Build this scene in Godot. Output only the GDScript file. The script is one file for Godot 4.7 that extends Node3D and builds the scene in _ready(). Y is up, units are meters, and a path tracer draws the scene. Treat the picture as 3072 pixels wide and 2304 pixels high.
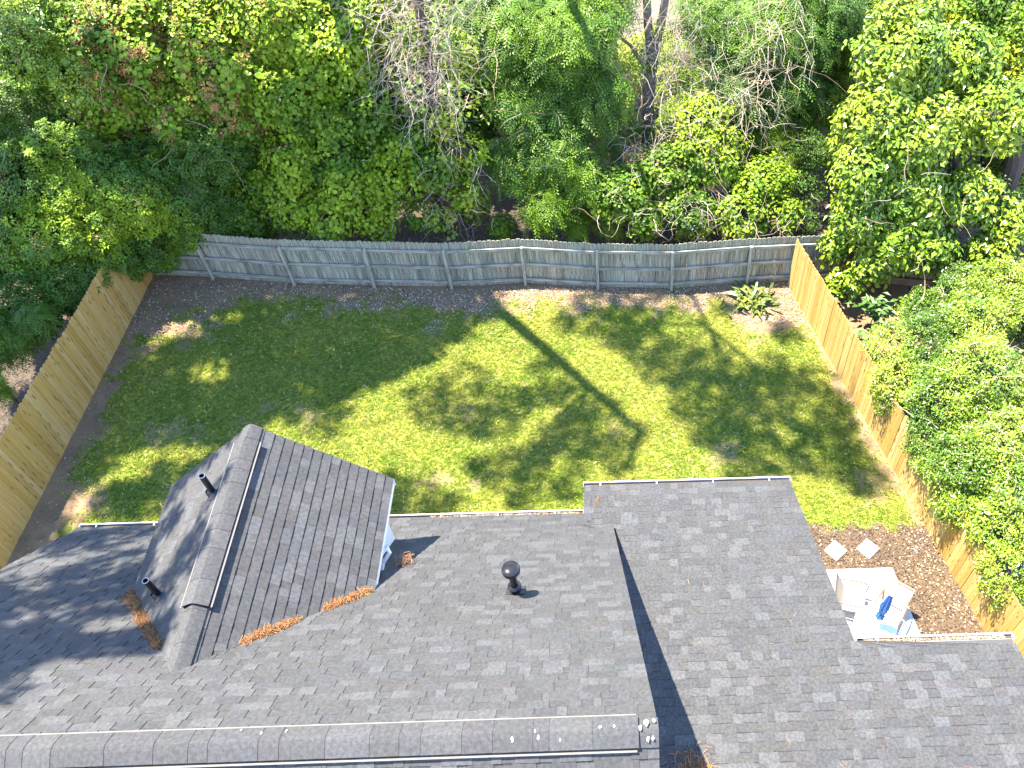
extends Node3D
# A fenced back yard seen from a drone above the house roof.  x runs along the house, y up, -z away from the house.

const F := 838.0                       # focal length in pixels of a 1024 wide picture
const EYE := Vector3(0, 17.6, 0)
const SUN := Vector3(0.362, -1.0, 0.158)
var eye_basis := Basis()
var rng := RandomNumberGenerator.new()
var fbm := FastNoiseLite.new()
var names := {}
var M := {}

# ---------- pixels to points ----------
func ray(px: float, py: float) -> Vector3:
	return eye_basis * Vector3(px - 624.0, -(py - 415.0), -F)
func at_h(px: float, py: float, h := 0.0) -> Vector3:
	var r := ray(px, py)
	return EYE + r * ((h - EYE.y) / r.y)
func at_z(px: float, py: float, z: float) -> Vector3:
	var r := ray(px, py)
	return EYE + r * (z / r.z)
func to_px(p: Vector3) -> Vector2:
	var v := eye_basis.inverse() * (p - EYE)
	return Vector2(v.x / -v.z * F + 624.0, -v.y / -v.z * F + 415.0)

# ---------- shapes ----------
func begin() -> SurfaceTool:
	var st := SurfaceTool.new()
	st.begin(Mesh.PRIMITIVE_TRIANGLES)
	st.set_smooth_group(-1)
	return st
func quad(st: SurfaceTool, a: Vector3, b: Vector3, c: Vector3, d: Vector3, ua := Vector2(0, 0), uc := Vector2(1, 1)) -> void:
	# corners counter-clockwise as seen from the front
	var uv := [ua, Vector2(uc.x, ua.y), uc, Vector2(ua.x, uc.y)]
	var p := [a, b, c, d]
	for k in [0, 2, 1, 0, 3, 2]:
		st.set_uv(uv[k]); st.add_vertex(p[k])
func tri(st: SurfaceTool, a: Vector3, b: Vector3, c: Vector3) -> void:
	for p in [a, c, b]:
		st.set_uv(Vector2.ZERO); st.add_vertex(p)
func box(st: SurfaceTool, lo: Vector3, hi: Vector3, t := Transform3D.IDENTITY) -> void:
	var v: Array[Vector3] = []
	for k in 8:
		v.append(t * Vector3(hi.x if k & 1 else lo.x, hi.y if k & 2 else lo.y, hi.z if k & 4 else lo.z))
	for f in [[4, 5, 7, 6], [1, 0, 2, 3], [5, 1, 3, 7], [0, 4, 6, 2], [6, 7, 3, 2], [0, 1, 5, 4]]:
		quad(st, v[f[0]], v[f[1]], v[f[2]], v[f[3]])
func prism(st: SurfaceTool, pts: Array, dir: Vector3) -> void:
	# pts: a flat convex outline, counter-clockwise seen from -dir
	var n := pts.size()
	for k in range(1, n - 1):
		tri(st, pts[0], pts[k], pts[k + 1])
		tri(st, pts[0] + dir, pts[k + 1] + dir, pts[k] + dir)
	for k in n:
		var a: Vector3 = pts[k]
		var b: Vector3 = pts[(k + 1) % n]
		quad(st, b, a, a + dir, b + dir)
func tube(st: SurfaceTool, path: Array, radii: Array, sides := 6, cap := true) -> void:
	var rings := []
	for i in path.size():
		var d: Vector3 = (path[min(i + 1, path.size() - 1)] - path[max(i - 1, 0)]).normalized()
		var s := d.cross(Vector3(0.31, 0.17, 0.93)).normalized()
		var t := s.cross(d)
		var ring := []
		for k in sides:
			var w := TAU * k / sides
			ring.append(path[i] + (s * cos(w) + t * sin(w)) * radii[i])
		rings.append(ring)
	for i in rings.size() - 1:
		for k in sides:
			var k2 := (k + 1) % sides
			quad(st, rings[i][k2], rings[i][k], rings[i + 1][k], rings[i + 1][k2], Vector2(float(k) / sides, i), Vector2(float(k + 1) / sides, i + 1))
	if cap:
		var e: int = rings.size() - 1
		for k in range(1, sides - 1):
			tri(st, rings[e][0], rings[e][k + 1], rings[e][k])
func lathe(st: SurfaceTool, c: Vector3, prof: Array, sides := 24, axis := Basis.IDENTITY) -> void:
	for i in prof.size() - 1:
		for k in sides:
			var w0 := TAU * k / sides
			var w1 := TAU * (k + 1) / sides
			var a: Vector2 = prof[i]
			var b: Vector2 = prof[i + 1]
			var p0 := c + axis * Vector3(cos(w0) * a.x, a.y, sin(w0) * a.x)
			var p1 := c + axis * Vector3(cos(w1) * a.x, a.y, sin(w1) * a.x)
			var q0 := c + axis * Vector3(cos(w0) * b.x, b.y, sin(w0) * b.x)
			var q1 := c + axis * Vector3(cos(w1) * b.x, b.y, sin(w1) * b.x)
			quad(st, p1, p0, q0, q1)

# ---------- objects ----------
func numbered(called: String) -> String:
	if not names.has(called):
		names[called] = 0
		return called
	names[called] += 1
	return "%s_%03d" % [called, names[called]]
func tag(o: Node, label: String, category: String, group := "", kind := "") -> Node:
	o.set_meta("label", label); o.set_meta("category", category)
	if group: o.set_meta("group", group)
	if kind: o.set_meta("kind", kind)
	return o
func thing(called: String, label: String, category: String, where := Vector3.ZERO, group := "", turn := 0.0) -> Node3D:
	var o := Node3D.new()
	o.name = numbered(called)
	add_child(o, true)
	o.position = where
	o.rotation.y = turn
	tag(o, label, category, group)
	return o
func done(st: SurfaceTool, smooth := false) -> ArrayMesh:
	if smooth:
		st.index()
	st.generate_normals()
	return st.commit()
func part(parent: Node, called: String, mesh: Mesh, m: Material, t := Transform3D.IDENTITY) -> MeshInstance3D:
	var o := MeshInstance3D.new()
	o.name = called if parent != self else numbered(called)
	o.mesh = mesh
	o.material_override = m
	o.transform = t
	parent.add_child(o, true)
	return o
func structure(called: String, mesh: Mesh, m: Material) -> MeshInstance3D:
	var o := part(self, called, mesh, m)
	o.set_meta("kind", "structure")
	return o
func scatter(parent: Node, called: String, mesh: Mesh, m: Material, at: Array, cols: Array) -> MultiMeshInstance3D:
	var mm := MultiMesh.new()
	mm.transform_format = MultiMesh.TRANSFORM_3D
	mm.use_colors = true
	mm.mesh = mesh
	mm.instance_count = at.size()
	for i in at.size():
		mm.set_instance_transform(i, at[i])
		mm.set_instance_color(i, cols[i])
	var o := MultiMeshInstance3D.new()
	o.name = called if parent != self else numbered(called)
	o.multimesh = mm
	o.material_override = m
	parent.add_child(o, true)
	return o

# ---------- materials ----------
func lin(r: float, g: float, b: float) -> Color:
	return Color(r, g, b).linear_to_srgb()
func mat(c: Color, rough := 0.9, metal := 0.0) -> StandardMaterial3D:
	var m := StandardMaterial3D.new()
	m.albedo_color = c.linear_to_srgb()
	m.roughness = rough
	m.metallic = metal
	return m
func tinted(rough := 0.9) -> StandardMaterial3D:
	var m := mat(Color(1, 1, 1), rough)
	m.vertex_color_use_as_albedo = true
	return m
func speckle(lo: float, hi: float, freq: float, seed_: int, size := 512) -> NoiseTexture2D:
	var n := FastNoiseLite.new()
	n.noise_type = FastNoiseLite.TYPE_SIMPLEX
	n.seed = seed_
	n.frequency = freq
	n.fractal_octaves = 6
	n.fractal_gain = 0.8
	var g := Gradient.new()
	g.set_color(0, Color(lo, lo, lo)); g.set_color(1, Color(hi, hi, hi))
	var t := NoiseTexture2D.new()
	t.width = size; t.height = size
	t.seamless = true
	t.noise = n
	t.color_ramp = g
	return t
func wood_texture(seed_: int, knots: int, streak: float, grey := false) -> ImageTexture:
	var w := 256
	var h := 512
	var im := Image.create(w, h, false, Image.FORMAT_RGB8)
	var n := FastNoiseLite.new()
	n.seed = seed_
	n.frequency = 0.02
	n.fractal_octaves = 4
	var r := RandomNumberGenerator.new()
	r.seed = seed_
	var ks := []
	for i in knots:
		ks.append([r.randf() * w, r.randf() * h, r.randf_range(3, 6.5)])
	for y in h:
		for x in w:
			var bend := n.get_noise_2d(x * 0.7, y * 0.25) * 14.0
			var g := n.get_noise_2d((x + bend) * 9.0, y * 0.5)
			var broad := n.get_noise_2d(x * 2.0 + 900, y * 0.16 + 300)
			var c := 0.83 + g * streak + broad * streak * 0.8
			var col := Color(c, c, c)
			if grey:
				var stain := clampf(n.get_noise_2d(x * 3.0 + 77, y * 0.35) * 2.4 - 0.35, 0, 0.6)
				col = col.lerp(Color(0.36, 0.34, 0.30), stain)
				col = col.lerp(Color(0.66, 0.74, 0.58), clampf(n.get_noise_2d(x * 1.5 + 500, y * 0.5 + 80) * 1.5 - 0.2, 0, 0.45))
			for k in ks:
				var d: float = Vector2(absf(x - k[0]) * 1.0, (y - k[1]) * 0.62).length() / k[2]
				if d < 1.6:
					col = col.lerp(Color(0.40, 0.27, 0.15), clampf(1.25 - d * 0.8, 0, 0.6))
			im.set_pixel(x, y, col)
	return ImageTexture.create_from_image(im)
func board_materials(tex: Texture2D, tones: Array) -> Array:
	var out := []
	for i in tones.size():
		var m := mat(tones[i], 0.82)
		m.albedo_texture = tex
		m.uv1_scale = Vector3(0.22, 0.5 if i % 2 else 0.45, 1)
		m.uv1_offset = Vector3(0.2347 * i + 0.013 * i * i, 0.377 * i, 0)
		out.append(m)
	return out

func make_materials() -> void:
	M.shingle = tinted(0.95)
	M.shingle.albedo_texture = speckle(0.5, 1.0, 0.035, 3, 1024)
	M.shingle.uv1_triplanar = true
	M.shingle.uv1_world_triplanar = true
	M.shingle.uv1_scale = Vector3(0.36, 0.36, 0.36)
	M.deck = mat(Color(0.05, 0.05, 0.052))
	M.white = mat(Color(0.78, 0.79, 0.80), 0.45)
	M.siding = mat(Color(0.62, 0.64, 0.66), 0.7)
	M.black = mat(Color(0.018, 0.018, 0.02), 0.25)
	M.black_metal = mat(Color(0.03, 0.03, 0.034), 0.16, 0.55)
	M.sediment = mat(Color(0.055, 0.04, 0.028))
	M.rubber = mat(Color(0.025, 0.026, 0.03), 0.5)
	M.pipe_end = mat(Color(0.4, 0.4, 0.4), 0.8)
	M.edge = mat(Color(0.17, 0.165, 0.155), 0.6)
	M.steel = mat(Color(0.45, 0.46, 0.47), 0.35, 0.8)
	M.concrete = mat(Color(0.56, 0.54, 0.50), 0.9)
	M.concrete.albedo_texture = speckle(0.82, 1.0, 0.02, 9)
	M.concrete.uv1_triplanar = true
	M.concrete.uv1_world_triplanar = true
	M.sling = mat(Color(0.30, 0.255, 0.195), 0.8)
	M.seat = mat(Color(0.60, 0.57, 0.50), 0.8)  # same sling cloth, lightened so overexposing sun is painted into the seat
	M.glare_frame = mat(Color(0.42, 0.37, 0.29), 0.5)  # brown tubing lifted to cream, sun glare put into its colour
	M.sling.backlight = lin(0.5, 0.36, 0.2)
	M.frame = mat(Color(0.16, 0.10, 0.07), 0.45)
	M.bark = mat(Color(0.13, 0.105, 0.085), 0.95)
	M.bark.albedo_texture = speckle(0.45, 1.0, 0.05, 21)
	M.bark.uv1_triplanar = true
	M.bark.uv1_scale = Vector3(0.9, 0.25, 0.9)
	M.twig = tinted(0.9)
	M.litter = tinted(0.85)
	M.grass = tinted(0.6)
	M.grass.backlight = lin(0.35, 0.45, 0.12)
	M.grass.metallic_specular = 0.25
	M.leaf = tinted(0.42)
	M.leaf.backlight = lin(0.75, 1.0, 0.3)
	M.leaf.metallic_specular = 0.3
	M.gloss_leaf = tinted(0.3)
	M.gloss_leaf.backlight = lin(0.4, 0.5, 0.15)
	var pine := wood_texture(5, 22, 0.12)
	M.new_board = board_materials(pine, [Color(0.62, 0.40, 0.11), Color(0.66, 0.44, 0.14), Color(0.56, 0.345, 0.08), Color(0.63, 0.415, 0.125), Color(0.69, 0.49, 0.19), Color(0.60, 0.39, 0.11), Color(0.53, 0.32, 0.07), Color(0.64, 0.41, 0.11), Color(0.66, 0.45, 0.16), Color(0.58, 0.37, 0.10)])
	var old := wood_texture(8, 14, 0.2, true)
	M.old_board = board_materials(old, [Color(0.41, 0.41, 0.33), Color(0.47, 0.48, 0.38), Color(0.38, 0.38, 0.31), Color(0.45, 0.42, 0.33), Color(0.50, 0.49, 0.40), Color(0.40, 0.40, 0.32), Color(0.34, 0.35, 0.29), Color(0.46, 0.47, 0.38)])
	M.old_rail = board_materials(old, [Color(0.46, 0.45, 0.40), Color(0.50, 0.49, 0.43), Color(0.43, 0.44, 0.38)])
	M.brown_board = board_materials(old, [Color(0.26, 0.18, 0.12), Color(0.30, 0.22, 0.15), Color(0.23, 0.165, 0.12), Color(0.28, 0.21, 0.16)])
	M.odd_board = board_materials(pine, [Color(0.36, 0.22, 0.10), Color(0.22, 0.15, 0.10)])

# ---------- shingled roof planes ----------
const COURSE := 0.167
var thick := 0.011                     # butt edge of a course
var tooth := 0.009                     # extra lift of the upper laminate
var tone := 0.78                       # how pale this roof's granules are
var piece_cache := {}
func shade_of(kind: int, r: RandomNumberGenerator) -> Color:
	var tones := [0.096, 0.104, 0.109, 0.112, 0.116, 0.122, 0.146] if kind else [0.095, 0.104, 0.109, 0.114, 0.099, 0.107, 0.132]
	var k: int = r.randi() % 9
	var v: float = tones[min(k, 6)] if k < 8 else tones[r.randi() % 5]
	var warm: float = [0.0, 0.003, -0.002][r.randi() % 3]
	return Color((v + warm) * tone * 0.94, v * tone * 0.975, (v - warm) * tone * 1.04)
func piece(st: SurfaceTool, a0: float, b0: float, a1: float, b1: float, v0: float, v1: float, kind: int, c: Color, o: Vector3, u: Vector3, v: Vector3, n: Vector3) -> void:
	var hb := thick + (tooth if kind else 0.0)
	var ht := 0.001 + (tooth if kind else 0.0)
	var p := func(x: float, y: float, h: float) -> Vector3: return o + u * x + v * y + n * h
	st.set_color(c)
	if kind:
		quad(st, p.call(a0, v0, hb), p.call(b0, v0, hb), p.call(b1, v1, ht), p.call(a1, v1, ht))
		quad(st, p.call(a0, v0, hb), p.call(a1, v1, ht), p.call(a1, v1, ht - tooth - 0.001), p.call(a0, v0, hb - tooth - 0.001))
		quad(st, p.call(b1, v1, ht), p.call(b0, v0, hb), p.call(b0, v0, hb - tooth - 0.001), p.call(b1, v1, ht - tooth - 0.001))
	else:
		# the lower laminate, with the dark granule band printed along its upper edge
		var k := 0.84
		var am := lerpf(a0, a1, k)
		var bm := lerpf(b0, b1, k)
		var vm := lerpf(v0, v1, k)
		var hm := lerpf(hb, ht, k)
		quad(st, p.call(a0, v0, hb), p.call(b0, v0, hb), p.call(bm, vm, hm), p.call(am, vm, hm))
		st.set_color(Color(c.r * 0.5, c.g * 0.5, c.b * 0.54))
		quad(st, p.call(am, vm, hm), p.call(bm, vm, hm), p.call(b1, v1, ht), p.call(a1, v1, ht))
		st.set_color(c)
	quad(st, p.call(b0, v0, hb), p.call(a0, v0, hb), p.call(a0, v0, -0.004), p.call(b0, v0, -0.004))
func roof_plane(roof: Node3D, o: Vector3, u: Vector3, v: Vector3, length: float, spans: Callable, singles: int, seed_: int) -> void:
	var n := u.cross(v)
	var r := RandomNumberGenerator.new()
	r.seed = seed_
	var list := []
	var course := 0
	while course * COURSE < length - 0.02:
		var v0 := course * COURSE
		var v1 := minf(v0 + COURSE, length)
		var s0: Array = spans.call(v0 + 0.001)
		var s1: Array = spans.call(v1 - 0.001)
		if s0.size() != s1.size():
			s0 = spans.call((v0 + v1) / 2)
			s1 = s0
		for k in s0.size():
			var a: float = minf(s0[k][0], s1[k][0])
			var e: float = maxf(s0[k][1], s1[k][1])
			var kind := r.randi() % 2
			while a < e:
				var w := snappedf(r.randf_range(0.10, 0.36) if kind else r.randf_range(0.09, 0.27), 0.03)
				var b := minf(a + w, e)
				var a0 := clampf(a, s0[k][0], s0[k][1])
				var b0 := clampf(b, s0[k][0], s0[k][1])
				var a1 := clampf(a, s1[k][0], s1[k][1])
				var b1 := clampf(b, s1[k][0], s1[k][1])
				if b0 - a0 > 0.001 or b1 - a1 > 0.001:
					var whole: bool = absf(a0 - a) + absf(b0 - a - w) + absf(a1 - a) + absf(b1 - a - w) < 0.0001 and absf(v1 - v0 - COURSE) < 0.0001
					list.append([a0, b0, a1, b1, v0, v1, kind, shade_of(kind, r), whole, 0.0])
				a = b
				kind = 1 - kind if r.randf() < 0.86 else kind
		course += 1
	var near := []
	for i in list.size():
		var q: Array = list[i]
		if q[8]:
			var c: Vector3 = o + u * (q[0] + q[1]) / 2 + v * (q[4] + q[5]) / 2
			var px := to_px(c)
			if px.x > 4 and px.x < 1020 and px.y > 4 and px.y < 764:
				var to := EYE - c
				near.append([n.dot(to.normalized()) * (q[1] - q[0]) / to.length_squared(), i])
	near.sort_custom(func(x, y): return x[0] > y[0])
	var single := {}
	for i in min(singles, near.size()):
		single[near[i][1]] = true
	var st := begin()
	for i in list.size():
		var q: Array = list[i]
		if single.has(i):
			var key := "%.3f_%d_%.2f_%.4f_%.4f" % [thick, q[6], q[1] - q[0], q[7].r, q[7].b]
			if not piece_cache.has(key):
				var s := begin()
				piece(s, 0, q[1] - q[0], 0, q[1] - q[0], 0, COURSE, q[6], q[7], Vector3.ZERO, Vector3.RIGHT, Vector3.UP, Vector3.BACK)
				piece_cache[key] = done(s)
			part(roof, "shingle", piece_cache[key], M.shingle, Transform3D(Basis(u, v, n), o + u * q[0] + v * q[4]))
		else:
			piece(st, q[0], q[1], q[2], q[3], q[4], q[5], q[6], q[7], o, u, v, n)
	var rest := part(roof, "shingle_field", done(st), M.shingle)
	rest.set_meta("kind", "stuff")

const RISE := 0.8391                   # tan of the main roof's 40 degrees
const LOW := 0.268                     # tan of the wing roof's 15 degrees
const EAVE := Vector2(-9.32, 2.75)     # z, y of the main eave
const RIDGE_Z := -3.17
func main_y(z: float) -> float: return EAVE.y + RISE * (z - EAVE.x)
func wing_y(z: float) -> float: return 3.354 + LOW * (z + 8.593)
func main_right(z: float) -> float: return 0.0 if z < -8.6 else lerpf(0.0, 0.44, clampf((z + 8.6) / 5.2, 0, 1))
func wing_right(z: float) -> float: return lerpf(3.72, 4.04, clampf((z + 9.8) / 4.08, 0, 1)) if z < -5.73 else 6.72

func cap_strip(parent: Node, a: Vector3, b: Vector3, side: Vector3, drop: float, half: float, lift: float, tone_seed: int, called: String) -> void:
	# overlapping cap shingles bent over a ridge
	var r := RandomNumberGenerator.new()
	r.seed = tone_seed
	var d := (b - a).normalized()
	var long := (b - a).length()
	var x := 0.0
	var i := 0
	while x < long - 0.02:
		var w := minf(r.randf_range(0.16, 0.6) if lift > 0.03 else 0.5, long - x)
		var st := begin()
		var c := shade_of(1, r)
		st.set_color(c.lerp(Color(0.113 * tone, 0.117 * tone, 0.125 * tone), 0.55 if lift > 0.03 else 0.8))
		for k in 6:
			var s0 := k / 3.0 - 1.0
			var s1 := (k + 1) / 3.0 - 1.0
			var p := func(s: float, t: float, h: float) -> Vector3:
				return a + d * t + side * s * half + Vector3.UP * (lift + h - drop * (sqrt(s * s + 0.03) - 0.173) * half)
			quad(st, p.call(s0, x, 0.014), p.call(s1, x, 0.014), p.call(s1, x + w + 0.01, 0.006), p.call(s0, x + w + 0.01, 0.006))
			quad(st, p.call(s1, x, 0.014), p.call(s0, x, 0.014), p.call(s0, x, -0.004), p.call(s1, x, -0.004))
		part(parent, called, done(st, false), M.shingle)
		x += w
		i += 1

func gutter(house: Node3D, xa: float, xb: float, z: float, y: float, label := "") -> void:
	var st := begin()
	box(st, Vector3(xa, y - 0.11, z - 0.10), Vector3(xb, y - 0.10, z))
	box(st, Vector3(xa, y - 0.10, z - 0.105), Vector3(xb, y + 0.005, z - 0.097))
	box(st, Vector3(xa, y + 0.005, z - 0.105), Vector3(xb, y + 0.012, z - 0.085))
	box(st, Vector3(xa - 0.006, y - 0.11, z - 0.107), Vector3(xa, y + 0.013, z + 0.002))
	box(st, Vector3(xb, y - 0.11, z - 0.107), Vector3(xb + 0.006, y + 0.013, z + 0.002))
	var g := part(house, "gutter", done(st), M.white)
	if label: g.set_meta("label", label)
	st = begin()
	box(st, Vector3(xa, y - 0.10, z - 0.096), Vector3(xb, y - 0.055, z - 0.001))
	part(g, "sediment", done(st), M.sediment)
	var s := begin()
	box(s, Vector3(-0.012, 0, 0), Vector3(0.012, 0.007, 0.11))
	var strap := done(s)
	var x := xa + 0.35
	while x < xb - 0.1:
		part(g, "hanger", strap, M.white, Transform3D(Basis.IDENTITY, Vector3(x, y + 0.0125, z - 0.106)))
		x += 1.18

func slab(house: Node3D, called: String, pts: Array, thick: float, m: Material) -> void:
	# a flat plate hanging below an outline (counter-clockwise from above)
	var st := begin()
	var lower := []
	for p in pts:
		lower.append(p + Vector3(0, -0.012, 0))
	lower.reverse()
	for k in range(1, lower.size() - 1):
		tri(st, lower[0], lower[k + 1], lower[k])
		tri(st, lower[0] - Vector3(0, thick, 0), lower[k] - Vector3(0, thick, 0), lower[k + 1] - Vector3(0, thick, 0))
	for k in lower.size():
		var a: Vector3 = lower[k]
		var b: Vector3 = lower[(k + 1) % lower.size()]
		quad(st, a, b, b - Vector3(0, thick, 0), a - Vector3(0, thick, 0))
	part(house, called, done(st), m)

func build_house() -> void:
	var house := thing("house", "single storey house under grey asphalt shingle roofs with a rear cross gable", "house")
	var c40 := cos(atan(RISE))
	var s40 := sin(atan(RISE))
	var c15 := cos(atan(LOW))
	var s15 := sin(atan(LOW))
	var top := main_y(RIDGE_Z)
	# walls
	var st := begin()
	box(st, Vector3(-10.75, 0, -8.95), Vector3(-0.35, 2.62, 3.0))
	part(house, "wall", done(st), M.siding)
	st = begin()
	box(st, Vector3(-0.345, 0, -9.45), Vector3(3.5, 2.9, 3.0))
	part(house, "wall", done(st), M.siding)
	st = begin()
	box(st, Vector3(3.502, 0, -5.35), Vector3(6.45, 3.85, 3.0))
	part(house, "wall", done(st), M.siding)
	# the gable end wall of the main block above the wing roof
	st = begin()
	prism(st, [Vector3(0.12, 2.6, -8.3), Vector3(0.12, 2.6, 3.0), Vector3(0.12, 2.62, 3.0), Vector3(0.12, top - 0.2, RIDGE_Z), Vector3(0.12, 2.62, -8.9)].slice(0), Vector3(-0.1, 0, 0))
	part(house, "wall", done(st), M.siding)
	# the cross gable's walls
	st = begin()
	box(st, Vector3(-7.62, 3.0, -8.36), Vector3(-4.2, 5.1, -4.9))
	prism(st, [Vector3(-7.62, 5.1, -8.36), Vector3(-5.9, 6.6, -8.36), Vector3(-4.2, 5.1, -8.36)], Vector3(0, 0, 0.1))
	part(house, "gable_wall", done(st), M.siding)
	# main roof
	var main := Node3D.new()
	main.name = "main_roof"
	house.add_child(main, true)
	var valley := func(y: float) -> float: return (6.805 - y) / RISE
	roof_plane(main, Vector3(0, EAVE.y, EAVE.x), Vector3.LEFT, Vector3(0, s40, c40), (RIDGE_Z - EAVE.x) / c40, func(v: float) -> Array:
		var z := EAVE.x + v * c40
		var y := EAVE.y + v * s40
		if y > 5.152 and y < 6.805:
			var h: float = valley.call(y)
			return [[-main_right(z), 5.9 - h], [5.9 + h, 11.0]]
		return [[-main_right(z), 11.0]], 300, 11)
	var front := 3.0
	roof_plane(main, Vector3(0, top - front * s40, RIDGE_Z + front * c40), Vector3.RIGHT, Vector3(0, s40, -c40), front, func(_v: float) -> Array: return [[-11.0, 0.45]], 60, 12)
	slab(main, "roof_deck", [Vector3(-10.98, EAVE.y, EAVE.x), Vector3(-10.98, top, RIDGE_Z), Vector3(0.42, top, RIDGE_Z), Vector3(-0.02, main_y(-8.6), -8.6), Vector3(-0.02, EAVE.y, EAVE.x)], 0.14, M.deck)
	slab(main, "roof_deck", [Vector3(-10.98, top, RIDGE_Z), Vector3(-10.98, top - 5 * RISE, RIDGE_Z + 5), Vector3(0.42, top - 5 * RISE, RIDGE_Z + 5), Vector3(0.42, top, RIDGE_Z)], 0.14, M.deck)
	st = begin()
	prism(st, [Vector3(-11.0, EAVE.y - 0.02, EAVE.x), Vector3(-11.0, EAVE.y - 0.2, EAVE.x), Vector3(-11.0, top - 0.2, RIDGE_Z), Vector3(-11.0, top - 0.02, RIDGE_Z)], Vector3(-0.02, 0, 0))
	part(main, "rake_board", done(st), M.white)
	st = begin()
	box(st, Vector3(-10.98, EAVE.y - 0.2, EAVE.x - 0.0), Vector3(-0.6, EAVE.y - 0.015, EAVE.x + 0.02))
	part(main, "fascia_board", done(st), M.white)
	gutter(main, -11.0, -0.62, EAVE.x, EAVE.y - 0.01)
	# ridge: caps, then a raised ridge vent
	cap_strip(main, Vector3(0.45, top + 0.012, RIDGE_Z), Vector3(-11.0, top + 0.012, RIDGE_Z), Vector3(0, 0, 1), RISE, 0.17, 0.0, 31, "ridge_cap")
	var vent := Node3D.new()
	vent.name = "ridge_vent"
	main.add_child(vent, true)
	cap_strip(vent, Vector3(0.22, top + 0.012, RIDGE_Z), Vector3(-11.0, top + 0.012, RIDGE_Z), Vector3(0, 0, 1), 0.68, 0.185, 0.035, 32, "vent_cap")
	for s in [-1.0, 1.0]:
		st = begin()
		box(st, Vector3(-11.0, -0.007, -0.009), Vector3(0.2, 0.007, 0.009), Transform3D(Basis(Vector3.RIGHT, s * 0.7), Vector3(0, top - 0.19 * RISE + 0.065, RIDGE_Z + s * 0.205)))
		part(vent, "flange", done(st), M.edge)
		st = begin()
		box(st, Vector3(-11.0, -0.03, -0.006), Vector3(0.2, 0.03, 0.006), Transform3D(Basis(Vector3.RIGHT, s * 0.2), Vector3(0, top - 0.165 * RISE + 0.05, RIDGE_Z + s * 0.165)))
		part(vent, "baffle", done(st), M.black)
	# wing roof
	var wing := Node3D.new()
	wing.name = "wing_roof"
	house.add_child(wing, true)
	roof_plane(wing, Vector3(0, wing_y(-9.81), -9.81), Vector3.LEFT, Vector3(0, s15, c15), 9.5, func(v: float) -> Array:
		var z := -9.81 + v * c15
		return [[-wing_right(z), 0.59 if z < -8.58 else -main_right(z) + 0.2]], 300, 13)
	var w0 := wing_y(-9.81)
	slab(wing, "roof_deck", [Vector3(-0.57, w0, -9.81), Vector3(-0.57, wing_y(-8.6), -8.6), Vector3(0.0, wing_y(-8.6), -8.6), Vector3(0.0, wing_y(-5.74), -5.74), Vector3(4.02, wing_y(-5.74), -5.74), Vector3(3.71, w0, -9.81)], 0.14, M.deck)
	slab(wing, "roof_deck", [Vector3(0.0, wing_y(-5.73), -5.73), Vector3(0.0, wing_y(-0.6), -0.6), Vector3(6.7, wing_y(-0.6), -0.6), Vector3(6.7, wing_y(-5.73), -5.73)], 0.14, M.deck)
	for e in [[-0.53, -9.81, -0.53, -8.6, -0.02], [3.66, -9.81, 3.98, -5.74, 0.02], [6.65, -5.73, 6.65, -0.6, 0.02]]:
		st = begin()
		var a := Vector3(e[0], wing_y(e[1]), e[1])
		var b := Vector3(e[2], wing_y(e[3]), e[3])
		prism(st, [a - Vector3(0, 0.16, 0), b - Vector3(0, 0.16, 0), b - Vector3(0, 0.3, 0), a - Vector3(0, 0.3, 0)] if e[4] > 0 else [a - Vector3(0, 0.16, 0), a - Vector3(0, 0.3, 0), b - Vector3(0, 0.3, 0), b - Vector3(0, 0.16, 0)], Vector3(e[4], 0, 0))
		part(wing, "rake_board", done(st), M.white)
	gutter(wing, -0.6, 3.74, -9.815, w0 - 0.01)
	gutter(wing, 4.07, 6.74, -5.735, wing_y(-5.735) - 0.01)
	st = begin()
	box(st, Vector3(4.06, wing_y(-5.73) - 0.2, -5.733), Vector3(6.7, wing_y(-5.73) - 0.015, -5.715))
	part(wing, "fascia_board", done(st), M.white)
	# a curled flashing tab by the corner of the main eave
	st = begin()
	var tab := at_h(586, 522, 3.27)
	tube(st, [tab, tab + Vector3(0.07, 0.05, 0.02), tab + Vector3(0.12, 0.03, 0.07), tab + Vector3(0.14, -0.02, 0.1)], [0.02, 0.03, 0.03, 0.015], 5)
	part(wing, "flashing_tab", done(st), M.rubber)
	# cross gable roof
	var gable := Node3D.new()
	gable.name = "gable_roof"
	house.add_child(gable, true)
	var len_g := 1.97 / c40
	thick = 0.017
	tooth = 0.003
	var z_at := func(y: float) -> float: return EAVE.x + (y - EAVE.y) / RISE
	roof_plane(gable, Vector3(-3.93, 5.152, 0), Vector3.FORWARD, Vector3(-c40, s40, 0), len_g, func(v: float) -> Array: return [[-z_at.call(5.152 + v * s40), 8.66]], 240, 14)
	roof_plane(gable, Vector3(-7.87, 5.152, 0), Vector3.BACK, Vector3(c40, s40, 0), len_g, func(v: float) -> Array: return [[-8.66, z_at.call(5.152 + v * s40)]], 60, 15)
	thick = 0.011
	tooth = 0.009
	slab(gable, "roof_deck", [Vector3(-3.95, 5.152, -6.47), Vector3(-3.95, 5.152, -8.64), Vector3(-5.9, 6.8, -8.64), Vector3(-5.9, 6.8, -4.48)], 0.1, M.deck)
	slab(gable, "roof_deck", [Vector3(-7.85, 5.152, -8.64), Vector3(-7.85, 5.152, -6.47), Vector3(-5.9, 6.8, -4.48), Vector3(-5.9, 6.8, -8.64)], 0.1, M.deck)
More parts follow.
